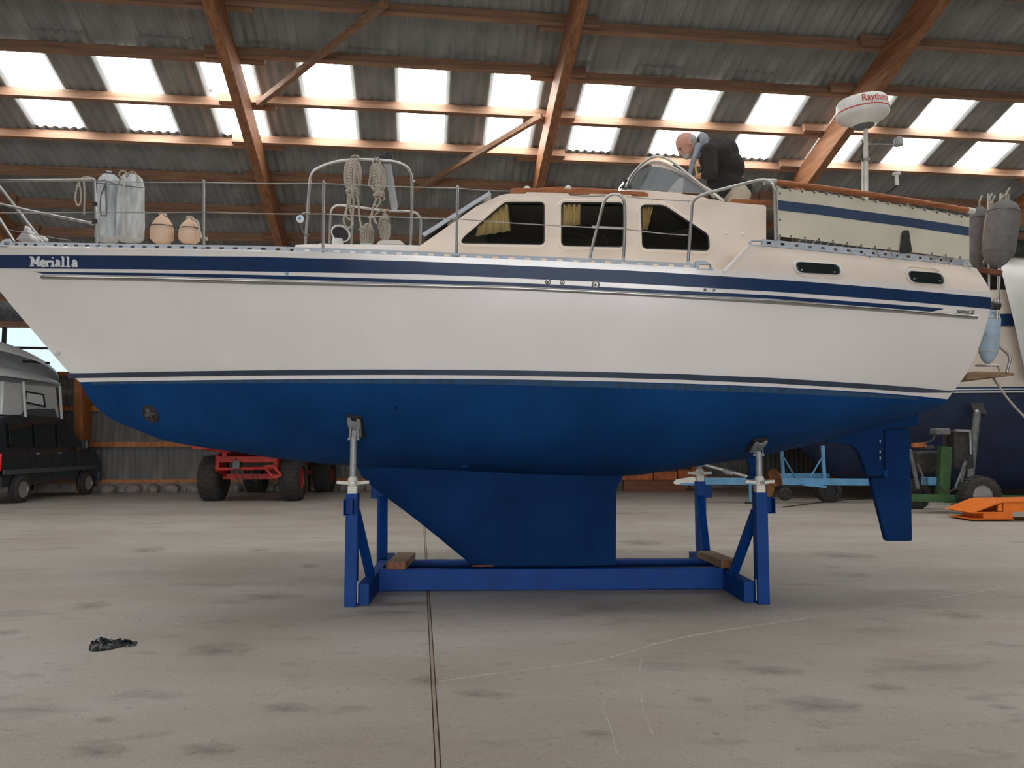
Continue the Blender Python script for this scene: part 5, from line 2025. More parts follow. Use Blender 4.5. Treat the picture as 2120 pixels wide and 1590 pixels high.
# ================================================================== THE MAN
MVv = -.30


def mp(px, py, dv=0.0):
    return bp(px, py, MVv + dv)


foot = Vector((mp(1512, 400).x, 0, 3.22))
man = thing('person', 'man in a dark jacket and beige trousers bending forward in the cockpit', 'person', BOATM @ Vector((foot.x, MVv, 3.22)))


def remesh(o, vox, it=6):
    m = o.modifiers.new('remesh', 'REMESH')
    m.mode = 'VOXEL'
    m.voxel_size = vox
    m.use_smooth_shade = True
    s = o.modifiers.new('smooth', 'SMOOTH')
    s.iterations = it
    s.factor = .5
    return o


hip, waist, chest, neck = mp(1522, 396), mp(1513, 372), mp(1484, 326), mp(1452, 302)
sh_n, sh_f = mp(1468, 312, -.19), mp(1468, 308, .19)
el_n, el_f = mp(1474, 360, -.24), mp(1462, 356, .22)
ha_n, ha_f = mp(1450, 364, -.12), mp(1446, 366, .10)
kn_n, kn_f = Vector((foot.x - .07, MVv - .12, 3.66)), Vector((foot.x - .07, MVv + .12, 3.66))
ft_n, ft_f = Vector((foot.x, MVv - .12, 3.25)), Vector((foot.x, MVv + .12, 3.25))
# body: head, neck, trunk core, forearms, hands
bd = MB()
hc_ = mp(1421, 301)
fwd = (mp(1404, 316) - mp(1432, 296)).normalized()          # from crown-back to face
upv = (mp(1412, 280) - hc_).normalized()
fwd = Vector((-.80, 0, -.60)).normalized()
upv = Vector((-.60, 0, .80)).normalized()
rot = Matrix((fwd, Vector((0, 1, 0)), fwd.cross(Vector((0, 1, 0))))).transposed()
upv = fwd.cross(Vector((0, 1, 0)))
if upv.z < 0:
    upv = -upv
hp = lambda f, s, u: hc_ + fwd * f + Vector((0, s, 0)) + upv * u
R3 = Matrix((fwd, Vector((0, 1, 0)), upv)).transposed()
bd.ball(hp(-.015, 0, .03), (.116, .088, .108), 16, 12, R3)
bd.ball(hp(.03, 0, -.045), (.075, .065, .085), 14, 10, R3)     # face and jaw
bd.capsule(hp(.095, 0, .005), .011, hp(.118, 0, -.03), .015)   # nose
bd.ball(hp(.075, 0, -.105), (.03, .03, .022), 10, 8, R3)      # chin
bd.ball(hp(.085, -.03, .02), (.02, .028, .012), 8, 6, R3)     # brows
bd.ball(hp(.085, .03, .02), (.02, .028, .012), 8, 6, R3)
bd.capsule(hp(.092, -.02, -.068), .008, hp(.092, .02, -.068), .008)   # lips
for s in (-1, 1):
    bd.ball(hp(-.012, s * .083, -.012), (.02, .011, .034), 10, 8, R3)
bd.capsule(hp(-.045, 0, -.07), .058, neck + Vector((.06, 0, -.03)), .065)
bd.capsule(neck + Vector((.06, 0, -.03)), .08, chest, .13)
bd.capsule(chest, .14, waist, .14)
bd.capsule(waist, .11, hip + Vector((-.06, 0, -.02)), .09)
for s, a, e, h_ in ((-1, sh_n, el_n, ha_n), (1, sh_f, el_f, ha_f)):
    bd.capsule(chest, .1, a, .065)
    bd.capsule(a, .052, e, .043)
    d_ = (h_ - e).normalized()
    bd.capsule(e, .04, h_ - d_ * .05, .028)
    bd.capsule(h_ - d_ * .05, .028, h_ + d_ * .02, .034)
    sd = d_.cross(Vector((0, 0, 1))).normalized()
    dn_ = sd.cross(d_)
    for k, ln in enumerate((.062, .072, .068, .052)):
        o_ = sd * (-.03 + .02 * k)
        q0 = h_ + d_ * .03 + o_
        q1 = q0 + d_ * ln * .5 + Vector((0, 0, -.008))
        q2 = q1 + d_ * ln * .25 + Vector((0, 0, -.03))
        bd.capsule(q0 - d_ * .03, .0095, q1, .0088, 8)
        bd.capsule(q1, .0088, q2, .0078, 8)
    th0 = h_ - d_ * .015 + sd * .03
    bd.capsule(th0, .012, th0 + sd * .025 + d_ * .035, .0105, 8)
    bd.capsule(th0 + sd * .025 + d_ * .035, .0105, th0 + sd * .012 + d_ * .062, .009, 8)
for k_, f_ in ((kn_n, ft_n), (kn_f, ft_f)):
    side_ = -.10 if k_.y < MVv else .10
    bd.capsule(hip + Vector((0, side_, -.03)), .085, k_, .055)
    bd.capsule(k_, .055, f_ + Vector((0, 0, .04)), .04)
    bd.capsule(f_ + Vector((.03, 0, .02)), .038, f_ + Vector((-.14, 0, .01)), .03)
remesh(bd.build('body', 'skin', man, BOATM), .0085, 4)
# jacket
jk = MB()
ch = chest
jk.ball(ch + Vector((.0, 0, .0)), (.185, .235, .195), 18, 12)
jk.ball(mp(1500, 318), (.15, .19, .16), 16, 10)
jk.ball(mp(1505, 350), (.185, .215, .20), 18, 12)
jk.ball(mp(1502, 384), (.19, .20, .17), 18, 12)
jk.capsule(mp(1456, 306), .075, ch, .15)
for a, e, h_ in ((sh_n, el_n, ha_n), (sh_f, el_f, ha_f)):
    jk.capsule(a.lerp(ch, .3), .115, a, .088)
    jk.capsule(a, .085, e, .066)
    jk.capsule(e, .064, e.lerp(h_, .62), .047)
jk.ball(hip + Vector((.02, 0, .02)), (.165, .20, .11), 16, 10)
jk.capsule(mp(1478, 350, -.08), .09, mp(1482, 405, -.06), .085)
jk.capsule(mp(1478, 350, .1), .09, mp(1482, 405, .1), .085)
remesh(jk.build('jacket', 'jacket', man, BOATM), .014, 5)
tr_ = MB()
tr_.ball(hip + Vector((.0, 0, -.05)), (.165, .19, .14), 16, 10)
for k_, f_ in ((kn_n, ft_n), (kn_f, ft_f)):
    side_ = -.10 if k_.y < MVv else .10
    tr_.capsule(hip + Vector((0, side_, -.04)), .115, k_, .082)
    tr_.capsule(k_, .08, f_ + Vector((0, 0, .06)), .062)
remesh(tr_.build('trousers', 'trousers', man, BOATM), .016, 4)
# blue-grey scarf round the collar, hanging in front
sf = MB()
nc = neck + Vector((-.01, 0, .005))
nax = (neck + Vector((.06, 0, -.03)) - hp(-.045, 0, -.07)).normalized()
q1 = Vector((0, 1, 0))
q2 = nax.cross(q1)
cpts = [nc + q1 * .088 * math.cos(a) + q2 * .095 * math.sin(a) for a in np.linspace(0, 2 * math.pi, 20, endpoint=False)]
sf.tube(cpts, .036, 10, True)
sf.tube([p + nax * .035 for p in cpts], .036, 10, True)
sf.tube(smooth_path([mp(1446, 300, -.09), mp(1443, 312, -.12), mp(1437, 328, -.12), mp(1432, 345, -.1), mp(1428, 362, -.1)], 5), [.036] * 8 + [.03] * 8 + [.024] * 5, 10)
remesh(sf.build('scarf', 'scarf', man, BOATM), .009, 3)
hr = MB()
hr.ball(hp(-.055, 0, .01), (.084, .092, .085), 16, 12, R3)
hr.ball(hp(.062, 0, -.10), (.045, .052, .038), 12, 8, R3)
hr.ball(hp(.10, 0, -.055), (.012, .03, .012), 8, 6, R3)
remesh(hr.build('hair_and_beard', 'hair', man, BOATM), .009, 3)
for s in (-1, 1):
    MB().ball(hp(.093, s * .032, .004), .011, 8, 6).build('eye', 'letter_black', man, BOATM, smooth=180)
tag(MB().beam(mp(1439, 342, -.13), mp(1444, 368, -.13), .02, .012, (0, 1, 0)).build('folding_rule', 'yellow', None, BOATM, bevel=.002), "yellow folding rule held in the bending man's hand", 'ruler')
# ================================================================== BEHIND THE BOAT
def wheel(T, cx, y, z, r, w, axis, rim_m, parent, rim_r=.55, tread=True):
    """tyre with rim, axis: unit vector of the axle (outer side positive)"""
    ax = Vector(axis)
    c = Vector((cx, y, z))
    mb = MB()
    mb.lathe([(r * rim_r, -w / 2), (r * .82, -w / 2), (r * .95, -w * .42), (r, -w * .28), (r, w * .28), (r * .95, w * .42), (r * .82, w / 2), (r * rim_r, w / 2), (r * rim_r, -w / 2)], c, ax, 36, caps=False)
    if tread:
        e1 = Vector((0, 0, 1))
        e2 = ax.cross(e1)
        for k in range(30):
            a = 2 * math.pi * k / 30
            rd = e1 * math.cos(a) + e2 * math.sin(a)
            for s in (-1, 1):
                mb.beam(c + rd * (r * 1.0) + ax * (w * .06 * s), c + rd * (r * .985) + ax * (w * .42 * s), .045, .03, rd)
    ty = mb.build('tyre', 'tyre', parent, IDM, smooth=40)
    MB().lathe([(r * rim_r * 1.02, w * .36), (r * rim_r * .9, w * .40), (r * rim_r * .8, w * .2), (r * .2, w * .16), (r * .18, w * .28), (.001, w * .3)], c, ax, 28).build('rim', rim_m, ty, IDM, smooth=40)
    MB().lathe([(r * rim_r, -w * .45), (r * rim_r * .8, -w * .2), (.001, -w * .15)], c, ax, 20).build('rim_back', 'machine_dark', ty, IDM, smooth=40)
    return ty


# ---- red farm trailer
rt = thing('farm_trailer', 'red farm trailer with four large tyres standing behind the bow', 'trailer', (-6.8, 20.4, 0))
xa, xb = at(442, 985, 20.3).x, at(606, 985, 20.3).x
for x in (xa, xb):
    for y in (20.35, 24.0 - .3):
        wheel(None, x, y, .58 if y < 22 else .52, .58 if y < 22 else .52, .52, (1 if x == xb else -1, 0, 0), 'red_paint', rt)
xm = (xa + xb) / 2
MB().box((xm, 20.35, .62), (xb - xa - .5, .14, .14)).build('axle', 'red_paint', rt)
MB().box((xm, 23.7, .60), (xb - xa - .5, .14, .14)).build('axle', 'red_paint', rt)
zc = at(520, 958, 20).z
for s in (-1, 1):
    MB().box((xm + s * .55, 22.0, 1.22), (.12, 4.6, .2)).build('chassis_rail', 'red_paint', rt, bevel=.01)
    MB().prism([(xm + s * .74 - .05, 19.75, .80), (xm + s * .74 - .05, 19.75, 1.18), (xm + s * .74 - .05, 20.3, 1.28), (xm + s * .74 - .05, 20.3, .62)], (.1, 0, 0)).build('end_bracket', 'red_paint', rt, bevel=.008)
MB().box((xm, 19.8, 1.08), (1.5, .12, .16)).build('front_beam', 'red_paint', rt, bevel=.01)
MB().tube([(xm - .72, 19.75, .83), (xm + .72, 19.75, .86)], .045, 10).build('steering_bar', 'red_paint', rt, smooth=50)
MB().box((xm + .1, 19.95, .96), (1.15, .2, .14)).build('spring_box', 'machine_dark', rt, bevel=.01)
MB().box((xm, 22.0, 1.42), (2.5, 5.2, .16)).build('load_bed', 'red_paint', rt, bevel=.01)
MB().prism([at(400, 924, 19.5), at(460, 927, 19.5), at(480, 938, 19.6), at(430, 934, 19.6)], (0, .3, 0)).build('tow_arm', 'red_paint', rt, bevel=.01)
st_ = MB()
for a, b in (((547, 966), (566, 988)), ((566, 988), (583, 985)), ((583, 985), (566, 964)), ((566, 964), (547, 966))):
    st_.beam(at(*a, 19.6), at(*b, 19.6), .05, .05)
st_.build('step', 'red_paint', rt, bevel=.005)
hs = MB()
hs.tube(smooth_path([at(x, y, 19.7) for x, y in [(488, 950), (484, 968), (490, 990), (498, 1002), (503, 990), (497, 972)]], 5), .016, 6)
hs.tube(smooth_path([at(x, y, 19.75) for x, y in [(520, 972), (528, 996), (534, 985), (538, 970)]], 5), .012, 6)
hs.build('brake_hose', 'machine_dark', rt, smooth=50)
MB().box(at(490, 962, 19.7), (.18, .12, .22)).build('valve', 'machine_grey', rt, bevel=.02)

# ---- dark van with a raised roof
VX, VY0 = -12.35, 18.75
van = thing('van', 'dark camper van with a white fabric raised roof parked beside the far wall', 'van', (VX - .95, 21, 0))
prof_v = [(0, .42), (0.02, 1.0), (.06, 1.9), (.22, 2.14), (.6, 2.2), (2.6, 2.19), (2.85, 2.12), (3.75, 1.40), (4.0, 1.33), (4.5, 1.12), (4.62, .9), (4.62, .42)]
for a in (.92,):
    pass
pv = [Vector((0, y, z)) for y, z in prof_v]
pv = round_path(pv, .08, 3, True)
arches = []
rows = []
W_ = 1.9
for f, dz, ins in ((0, 0, .05), (.03, 0, 0.0), (.97, 0, 0.0), (1, 0, .05)):
    row = []
    for p in pv:
        tumb = .09 * max(0, (p.z - 1.25)) / .95
        xx = VX - W_ * f + (-(tumb + ins) if f < .5 else (tumb + ins))
        row.append(Vector((xx, VY0 + p.y, p.z)))
    rows.append(row)
mb = MB()
V = [p for r in rows for p in r]
n = len(pv)
F = [(i * n + j, i * n + (j + 1) % n, (i + 1) * n + (j + 1) % n, (i + 1) * n + j) for i in range(3) for j in range(n)]
t3 = tessellate_polygon([[Vector((p.y, p.z, 0)) for p in pv]])
F += [tuple(t) for t in t3] + [tuple(3 * n + i for i in t) for t in t3]
mb.add(V, F).build('body', 'van', van, smooth=30)


def on_side(y, z, out=.012):
    return Vector((VX + out - .05 * 0 - .09 * max(0, z - 1.25) / .95, VY0 + y, z))


for a, b, sl in ((.35, 1.25, 0), (1.32, 2.25, 0), (2.32, 3.2, .42)):
    pts = [on_side(a, 1.40), on_side(b + (.12 if sl else 0), 1.40), on_side(b - sl, 1.98), on_side(a, 1.98)]
    MB().prism(round_path(pts, .06, 4, True), (-.02, 0, 0)).build('side_glass', 'van_glass', van)
for y in (1.28, 2.28, 3.38):
    MB().beam(on_side(y, .5, .004), on_side(y, 1.36, .004), .012, .012).build('door_seam', 'machine_dark', van)
MB().beam(on_side(.1, .78, .01), on_side(4.4, .78, .01), .03, .12).build('rub_strip', 'van_grey', van, bevel=.006)
MB().box((VX - .95, VY0 + .02, .52), (1.86, .22, .28)).build('rear_bumper', 'van_grey', van, bevel=.03)
MB().box((VX - .95, VY0 + 4.6, .5), (1.86, .2, .3)).build('front_bumper', 'van_grey', van, bevel=.03)
MB().box(on_side(1.45, 1.22, .02), (.03, .14, .035)).build('door_handle', 'alloy', van, bevel=.005)
MB().box(on_side(2.42, 1.22, .02), (.03, .14, .035)).build('door_handle', 'alloy', van, bevel=.005)
lamp = MB().box((VX - .06, VY0 - .005, 1.03), (.16, .08, .42)).build('tail_lamp', 'lamp_red', van, bevel=.02)
MB().box((VX - .045, VY0 - .04, 1.02), (.10, .03, .14)).build('reverse_lamp', 'letter_white', lamp, bevel=.006)
mi = MB().box((VX + .14, VY0 + 3.42, 1.45), (.2, .12, .26)).build('door_mirror', 'black_plastic', van, bevel=.03)
MB().prism([(VX - .3, VY0 + 2.93, 2.06), (VX - 1.6, VY0 + 2.93, 2.06), (VX - 1.7, VY0 + 3.74, 1.44), (VX - .2, VY0 + 3.74, 1.44)], (0, .02, .025)).build('windscreen', 'van_glass', van)
for y in (at(52, 1000, 19.6).y - VY0, 22.6 - VY0):
    MB().lathe([(.40, -.02), (.40, .014), (.001, .014)], (VX - .01, VY0 + y, .36), (1, 0, 0), 28).build('wheel_arch', 'machine_dark', van)
    wheel(None, VX - .04, VY0 + y, .335, .335, .22, (1, 0, 0), 'alloy', van, .66, False)
    wheel(None, VX - W_ + .09, VY0 + y, .335, .335, .22, (-1, 0, 0), 'alloy', van, .66, False)
# raised roof: fabric walls with a window under a white lid
t0, t1, zt_, zl = .3, 2.75, 2.19, 3.02
fabric = MB().prism([(VX - .22, VY0 + t0, zt_), (VX - .22, VY0 + t1, zt_), (VX - .22, VY0 + t1 - .25, zl), (VX - .22, VY0 + t0, zl)], (-1.45, 0, 0)).build('roof_tent', 'shell_white', van, bevel=.03)
MB().prism([(VX - .2, VY0 + a, z) for a, z in ((1.1, 2.52), (2.05, 2.45), (1.95, 2.80), (1.1, 2.84))], (-.02, 0, 0)).build('tent_window', 'van_glass', fabric)
MB().prism([(VX - .195, VY0 + a, z) for a, z in ((1.2, 2.56), (1.95, 2.5), (1.87, 2.76), (1.2, 2.79))], (-.02, 0, 0)).build('tent_window_film', 'letter_white', fabric)
MB().prism([(VX - .2, VY0 + a, z) for a, z in ((1.0, 2.2), (2.6, 2.2), (2.45, 2.42), (1.7, 2.40), (1.2, 2.36))], (-.03, 0, 0)).build('tent_skirt', 'van_grey', fabric)
for y in (.95, 2.55):
    MB().tube([(VX - .12, VY0 + y + .12, 2.16), (VX - .13, VY0 + y - .02, 3.06)], .035, 8).build('roof_strut', 'shell_white', van, smooth=50)


def shell(name, label, z0, h, y1, y0, parent=None, m_='shell_white', tip_drop=.25):
    """upturned moulded shell with a pointed bow, like a dinghy"""
    rows = []
    for i in range(15):
        t = i / 14
        hw = .95 * (1 - max(0, (t - .35) / .65) ** 2.2)
        row = []
        for k in range(13):
            q = -1 + k / 6
            prof = (1 - abs(q) ** 3.5)
            row.append(Vector((VX - .95 + q * max(hw, .02), y0 + (y1 - y0) * t, z0 - tip_drop * t * t + h * prof * (1 - .75 * t * t))))
        rows.append(row)
    mb = MB().sheet(rows, (0, 0, -.06))
    return tag(mb.build(name, m_, None, smooth=50), label, 'dinghy', 'white shells above the van')


shell('dinghy_shell', 'lower white moulded shell lying on the struts above the dark van', 3.18, .30, VY0 + 3.95, VY0 - 1.2, tip_drop=.0)
shell('dinghy_shell', 'upper white moulded shell with a pointed bow, topmost above the dark van', 3.80, .34, VY0 + 3.85, VY0 - 1.2, tip_drop=.50)
tag(MB().tube([(VX - .4, VY0 + 1.35, 3.62), (VX - .1, VY0 + 1.95, 3.64)], .03, 8).ball((VX - .4, VY0 + 1.35, 3.62), .05, 8, 6).build('shell_clamp', 'machine_dark', None, smooth=50), 'small dark clamp on the edge of the upper white shell', 'clamp')

# ---- pale blue boat trailer
bt = thing('boat_trailer', 'pale blue steel boat trailer standing under the second yacht', 'trailer', (at(1600, 1010, 19.6).x, 19.6, 0))
YT = 19.4
zb = at(1600, 996, YT).z
a, b = at(1440, 994, YT), at(1600, 997, YT)
MB().beam((at(1440, 0, YT).x, YT, zb), (at(1830, 0, YT).x, YT, zb - .03), .13, .17).build('main_beam', 'trailer_blue', bt, bevel=.01)
MB().beam((at(1600, 0, YT).x, YT + 1.5, zb + .06), (at(1735, 0, YT).x, YT + 1.5, zb + .06), .12, .16).build('main_beam', 'trailer_blue', bt, bevel=.01)
MB().prism([at(x, y, YT - .05) for x, y in [(1394, 1000), (1400, 993), (1436, 987), (1445, 993), (1440, 999), (1400, 1004)]], (0, .1, 0)).build('drawbar', 'cream_metal', bt, bevel=.01)
MB().beam(at(1408, 1002, YT), at(1465, 1003, YT), .1, .06).build('drawbar_plate', 'trailer_blue', bt, bevel=.005)
for px, y0_, y1_, Yv in ((1703, 923, 1004, YT), (1618, 933, 990, YT + 1.5)):
    MB().beam(at(px, y0_, Yv), at(px + 4, y1_, Yv), .08, .08, (0, 1, 0)).build('upright', 'trailer_blue', bt, bevel=.006)
for (p, q, Yv) in (((1700, 950), (1678, 988), YT), ((1622, 946), (1648, 990), YT + 1.4)):
    MB().tube([at(*p, Yv), at(*q, Yv)], .02, 8).build('stay', 'trailer_blue', bt, smooth=50)
MB().beam(at(1660, 1003, YT - .1), at(1710, 1008, YT - .1), .08, .05).build('upright_foot', 'trailer_blue', bt)
MB().tube([at(1553, 1000, YT - .1), Vector((at(1553, 1030, YT - .1).x, YT - .1, .02))], .035, 8).build('prop_leg', 'trailer_blue', bt, smooth=50)
MB().box((at(1553, 1030, YT - .1).x, YT - .1, .02), (.22, .22, .04)).build('prop_foot', 'machine_dark', bt)
wheel(None, at(1727, 1010, YT).x, YT + .35, .30, .30, .26, (0, -1, 0), 'machine_dark', bt)
wheel(None, at(1622, 1012, YT + 1).x, YT + .9, .17, .17, .12, (0, -1, 0), 'machine_dark', bt, .5, False)
tag(MB().tube(smooth_path([ground(1620, 1050, .012), ground(1700, 1040, .012), ground(1760, 1034, .012), ground(1800, 1032, .012)], 6), .014, 6).build('floor_hose', 'machine_dark', None, smooth=50),
    'thin dark hose lying on the floor behind the rudder', 'hose')

# ---- second yacht under its tarpaulin
Y2 = 20.6
b2T = Matrix.Translation((at(2120, 900, Y2).x, Y2, 0))
boat2 = thing('covered_yacht', 'second yacht with dark blue bottom under a white tarpaulin behind the stern', 'sailboat', None, T=b2T)
xL2 = at(1540, 900, Y2).x
LEN2 = 12.5
zw2 = at(2050, 812, Y2 - 1.6).z
zs2 = at(2070, 600, Y2 - 1.7).z
B2 = pchip([0, .08, .2, .35, .55, .75, .9, 1], [.02, .5, 1.05, 1.45, 1.75, 1.65, 1.35, 1.0])
K2 = pchip([0, .05, .1, .16, .22, .4, .6, .72, .8, .9, 1], [zw2 - .1, 1.95, 1.55, .9, .45, .30, .28, .34, 1.2, 2.1, zw2 - .05])
rowsT, rowsB, rowsS = [], [], []
for i in range(41):
    u = i / 40
    x = xL2 + LEN2 * u
    rowsT.append([Vector((x - .9 * f * (1 - u) ** 2, Y2 - B2(u) * (.86 + .14 * f ** .7), zw2 + .14 + (zs2 - zw2 - .14) * f)) for f in np.linspace(1, 0, 9)])
    near = []
    for k in range(13):
        th = k / 12 * math.pi / 2
        near.append(Vector((x, Y2 - max(B2(u) * .86 * math.cos(th) ** 1.1, .06), zw2 - (zw2 - K2(u)) * (math.sin(th) ** 1.3))))
    rowsB.append(near + [Vector((p.x, 2 * Y2 - p.y, p.z)) for p in near[::-1]])
    rowsS.append([Vector((x, Y2 - B2(u) * .863, zw2 + .14)), Vector((x, Y2 - B2(u) * .863, zw2))])
fy = lambda p: Vector((p.x, 2 * Y2 - p.y, p.z))
MB().grid(rowsT).grid([[fy(p) for p in r][::-1] for r in rowsT]).build('topsides', 'topsides2', boat2, smooth=60, flip=False)
MB().grid(rowsB).build('bottom', 'hull2', boat2, smooth=60, flip=False)
MB().grid(rowsS).grid([[fy(p) for p in r][::-1] for r in rowsS]).build('boot_stripe', 'navy', boat2, smooth=60, flip=False)
for f0, f1 in ((.28, .5), (.78, 1.0)):
    MB().grid([[p + Vector((0, -.012, 0)) for p in (r[0].lerp(r[1], f0), r[0].lerp(r[1], f1))] for r in rowsS]).build('boot_line', 'boot_white', boat2, smooth=60, flip=False)
MB().grid([[p + Vector((0, -.02, 0)) for p in (r[2], r[3])] for r in rowsT]).build('sheer_stripe', 'navy', boat2, smooth=60, flip=False)
# tarpaulin tent: ridge above the deck, wrinkled side hanging with a slanting front edge
tp_ = []
zr2 = at(2110, 505, Y2).z - .45
x0t = at(2064, 560, Y2 - 1.9).x
for i in range(40):
    t = i / 39
    row = []
    for k in range(31):
        q = -1 + k / 15
        s = abs(q)
        x = x0t + 6.5 * t + .28 * (1 - t) * (1 - s)
        zr = zr2 + .1 * math.sin(t * 8)
        if s < .55:
            z = zr - s / .55 * (zr - zs2 - .55)
            y = q / .55 * 1.86
        else:
            e = (s - .55) / .45
            drop = (zs2 + .55) - (zw2 + .3)
            z = zs2 + .55 - e * drop
            x += (1 - t) ** 3 * .62 * e ** 1.5
            y = math.copysign(1.86 + .09 * math.sin(e * 3), q)
        w = .07 * math.sin(t * 46 + e * 3 if s >= .55 else t * 46) + .05 * mnoise.noise(Vector((t * 9, q * 4, 0)))
        row.append(Vector((x, Y2 + y + (w if y > 0 else -w), z)))
    tp_.append(row)
tag(MB().sheet(tp_, (0, 0, -.012)).build('tarpaulin', 'tarp', None, smooth=60), 'wrinkled white tarpaulin draped over the yacht behind the stern', 'tarpaulin')
# its grey prop with pad
pr_ = thing('boat_prop', 'slanting grey steel prop pressed against the dark blue hull behind', 'boat stand', ground(2000, 1040))
a, b = at(2023, 856, Y2 - 1.95), at(2001, 1010, Y2 - 2.15)
b = Vector((b.x, b.y, .05))
MB().tube([a, b], .085, 12).build('prop_tube', 'machine_grey', pr_, smooth=50)
MB().tube([at(2022, 850, Y2 - 1.9), a], .05, 10).build('prop_screw', 'galv', pr_, smooth=50)
MB().box(at(2024, 848, Y2 - 1.82), (.3, .12, .32), Matrix.Rotation(R(-28), 3, 'X')).build('prop_pad', 'black_rubber', pr_, bevel=.01)
MB().box((b.x, b.y, .03), (.5, .5, .06)).build('prop_base', 'machine_grey', pr_, bevel=.01)
MB().tube([at(1990, 1000, Y2 - 2.1), at(2008, 930, Y2 - 2.05)], .03, 8).build('prop_stay', 'machine_grey', pr_, smooth=50)

# ---- green hydraulic yard machine with big wheel
GY = 16.4
gm = thing('yard_hoist', 'green hydraulic boat hoist with a large tyre parked behind the rudder', 'machine', ground(1960, 1058))
wc = at(2028, 1028, GY)
wheel(None, wc.x, GY, .40, .40, .30, (.35 * 0, -1, 0), 'galv', gm, .56)
wheel(None, at(1893, 1040, GY + 1.4).x, GY + 1.4, .33, .33, .26, (0, -1, 0), 'machine_dark', gm)
g = lambda px, py, d=0.0: at(px, py, GY + d)
MB().beam(g(1885, 1030, .35), g(2015, 1034, .25), .16, .16).build('base_beam', 'green_paint', gm, bevel=.01)
MB().beam(g(1950, 1040, .4), g(1956, 925, .4), .22, .2, (0, 1, 0)).build('mast_post', 'green_paint', gm, bevel=.01)
MB().box(g(1983, 930, .8), (.42, .5, .85)).build('engine_cover', 'machine_dark', gm, bevel=.04)
MB().beam(g(1978, 891, .5), g(2008, 892, .5), .05, .05).build('engine_rail', 'galv', gm)
MB().tube([g(2008, 892, .5), g(2010, 940, .5)], .025, 8).build('engine_rail', 'galv', gm, smooth=50)
MB().beam(g(1889, 922, .4), g(1916, 921, .4), .11, .1).build('lamp_bar', 'rust', gm, bevel=.01)
MB().beam(g(1900, 928, .45), g(1932, 926, .45), .1, .08).build('control_box', 'machine_dark', gm, bevel=.01)
MB().tube([g(1884, 930, .4), g(1901, 1012, .4)], .045, 8).build('front_leg', 'machine_grey', gm, smooth=50)
MB().tube([g(1900, 960, .5), g(1918, 1004, .5)], .025, 8).build('lever', 'machine_grey', gm, smooth=50)
MB().tube([g(2000, 955, .2), g(1978, 1010, .2)], .03, 8).build('ram', 'machine_grey', gm, smooth=50)
MB().box(g(1934, 996, .6), (.42, .3, .17)).build('tool_tray', 'trailer_blue', gm, bevel=.01)
MB().box(g(1920, 957, 1.2), (.6, .3, .5)).build('winch_drum', 'machine_dark', gm, bevel=.05)
MB().box(g(1946, 894, .7), (.32, .3, .14)).build('seat', 'machine_grey', gm, bevel=.03)
MB().tube(smooth_path([g(1936, 900, .4), g(1930, 912, .35), g(1920, 916, .35), g(1912, 922, .35)], 5), .018, 6).build('hydraulic_hose', 'machine_dark', gm, smooth=50)
MB().tube(smooth_path([g(1940, 1000, .2), g(1960, 1018, .15), g(1985, 1010, .15), g(1995, 1022, .2)], 5), .02, 6).build('hydraulic_hose', 'machine_dark', gm, smooth=50)
MB().beam(g(2062, 1030, 1.0), g(2180, 1031, 1.0), .1, .1).build('rear_beam', 'green_paint', gm, bevel=.01)

# ---- orange lifting ramp
oy = 15.0
o_ = lambda px, py, d=0.0: at(px, py, oy + d)
ol = thing('orange_ramp', 'bright orange steel lifting ramp at the right beside the large tyre', 'ramp', ground(2080, 1076))
MB().prism([o_(x, y) for x, y in [(2009, 1061), (2064, 1039), (2078, 1037), (2200, 1035), (2200, 1038), (2076, 1041), (2060, 1046), (2020, 1061)]], (0, .9, 0)).build('deck_plate', 'orange_paint', ol, bevel=.006)
MB().prism([o_(x, y, .02) for x, y in [(2078, 1041), (2200, 1038), (2200, 1058), (2078, 1060)]], (0, .86, 0)).build('side_box', 'orange_paint', ol, bevel=.006)
MB().prism([o_(x, y, .03) for x, y in [(2066, 1045), (2074, 1043), (2074, 1058), (2066, 1058)]], (0, .05, 0)).build('side_rib', 'orange_paint', ol)
MB().prism([o_(x, y, .01) for x, y in [(2012, 1060), (2098, 1060), (2098, 1062.5), (2012, 1063)]], (0, .8, 0)).build('edge_strip', 'orange_paint', ol)
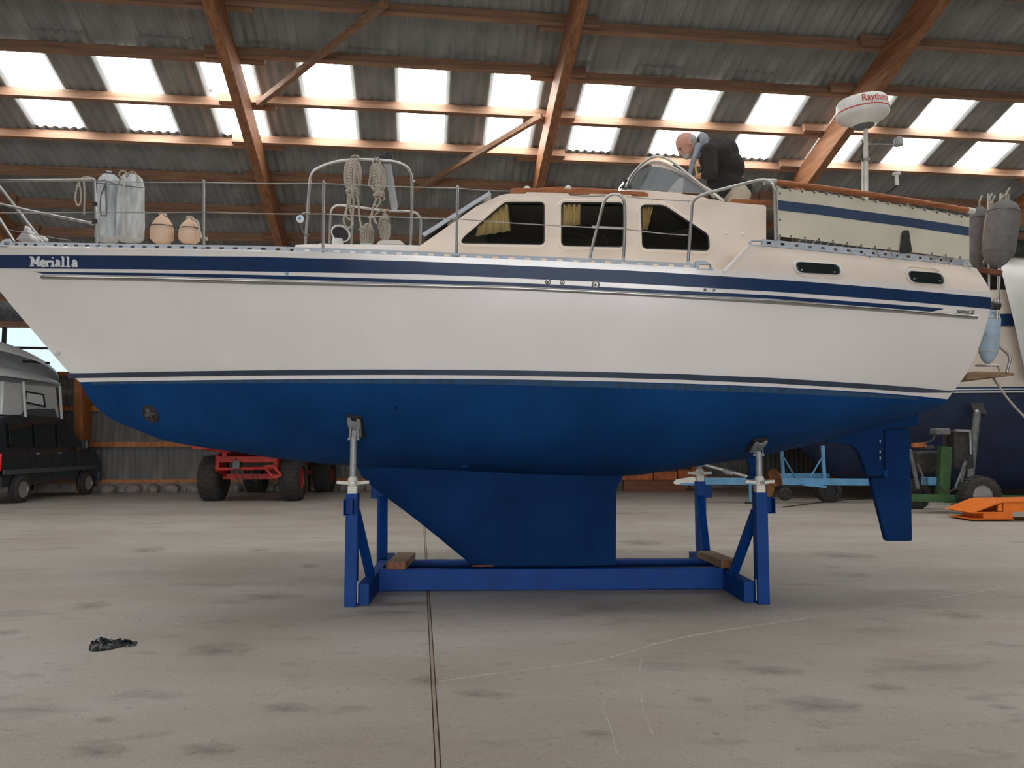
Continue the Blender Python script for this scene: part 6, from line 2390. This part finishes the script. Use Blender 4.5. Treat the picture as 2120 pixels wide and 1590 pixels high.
MB().prism([o_(x, y, .02) for x, y in [(2036, 1063), (2095, 1062), (2097, 1073), (2036, 1073)]], (0, .7, 0)).build('foot_box', 'orange_paint', ol, bevel=.006)
MB().prism([o_(x, y) for x, y in [(2009, 1073.5), (2099, 1073), (2099, 1075.5), (2009, 1076)]], (0, .75, 0)).build('foot_plate', 'orange_paint', ol)

# ---- stacked rusty timbers against the far wall
for i, (px0, px1, py, hgt, m_) in enumerate(((1284, 1352, 979, .22, 'rust'), (1352, 1402, 982, .26, 'rust'), (1402, 1462, 976, .30, 'rust'), (1290, 1420, 991, .18, 'timber_end'))):
    yy = 24.2
    a, b = at(px0, py, yy), at(px1 - 2, py, yy)
    lab = ['rust orange timber baulk behind the keel, nearest the blue keel edge', 'rust orange timber baulk in the middle of the row behind the keel', 'tall rust orange timber baulk ending the row near the blue trailer', 'long dark timber bearer under the rust orange baulks'][i]
    zz = (a.z)
    tag(MB().box(((a.x + b.x) / 2, yy - (.0 if i < 3 else .0), .345 + hgt / 2 if i < 3 else .17), (b.x - a.x, .3, hgt if i < 3 else .34)).build('timber_baulk', m_, None, bevel=.015), lab, 'timber', 'timbers by the far wall')

# ---- torn black plastic on the floor
cpt = ground(224, 1344)
mb = MB()
rows = []
for i in range(26):
    row = []
    for k in range(16):
        u, w = i / 25, -1 + 2 * k / 15
        wid = .055 * math.sin(math.pi * min(u * 1.45, 1)) ** .5 * (1 if u < .55 else max(.25, 1 - (u - .55) * 3)) + .006
        x = -.13 + .29 * u
        n1 = mnoise.noise(Vector((u * 8, w * 3, 2)))
        n2_ = mnoise.noise(Vector((u * 19, w * 7, 9)))
        row.append(cpt + Vector((x + .015 * n1, .10 * u + w * wid * 1.6 + .02 * n2_, .004 + max(0, (.055 * (1 - w * w) * (.55 + n1) + .03 * abs(n2_)) * (1.15 - u * .6)))))
    rows.append(row)
tag(mb.sheet(rows, (0, 0, .004)).build('plastic_scrap', 'black_bag', None, smooth=25), 'crumpled scrap of torn black plastic lying on the concrete floor', 'plastic scrap')
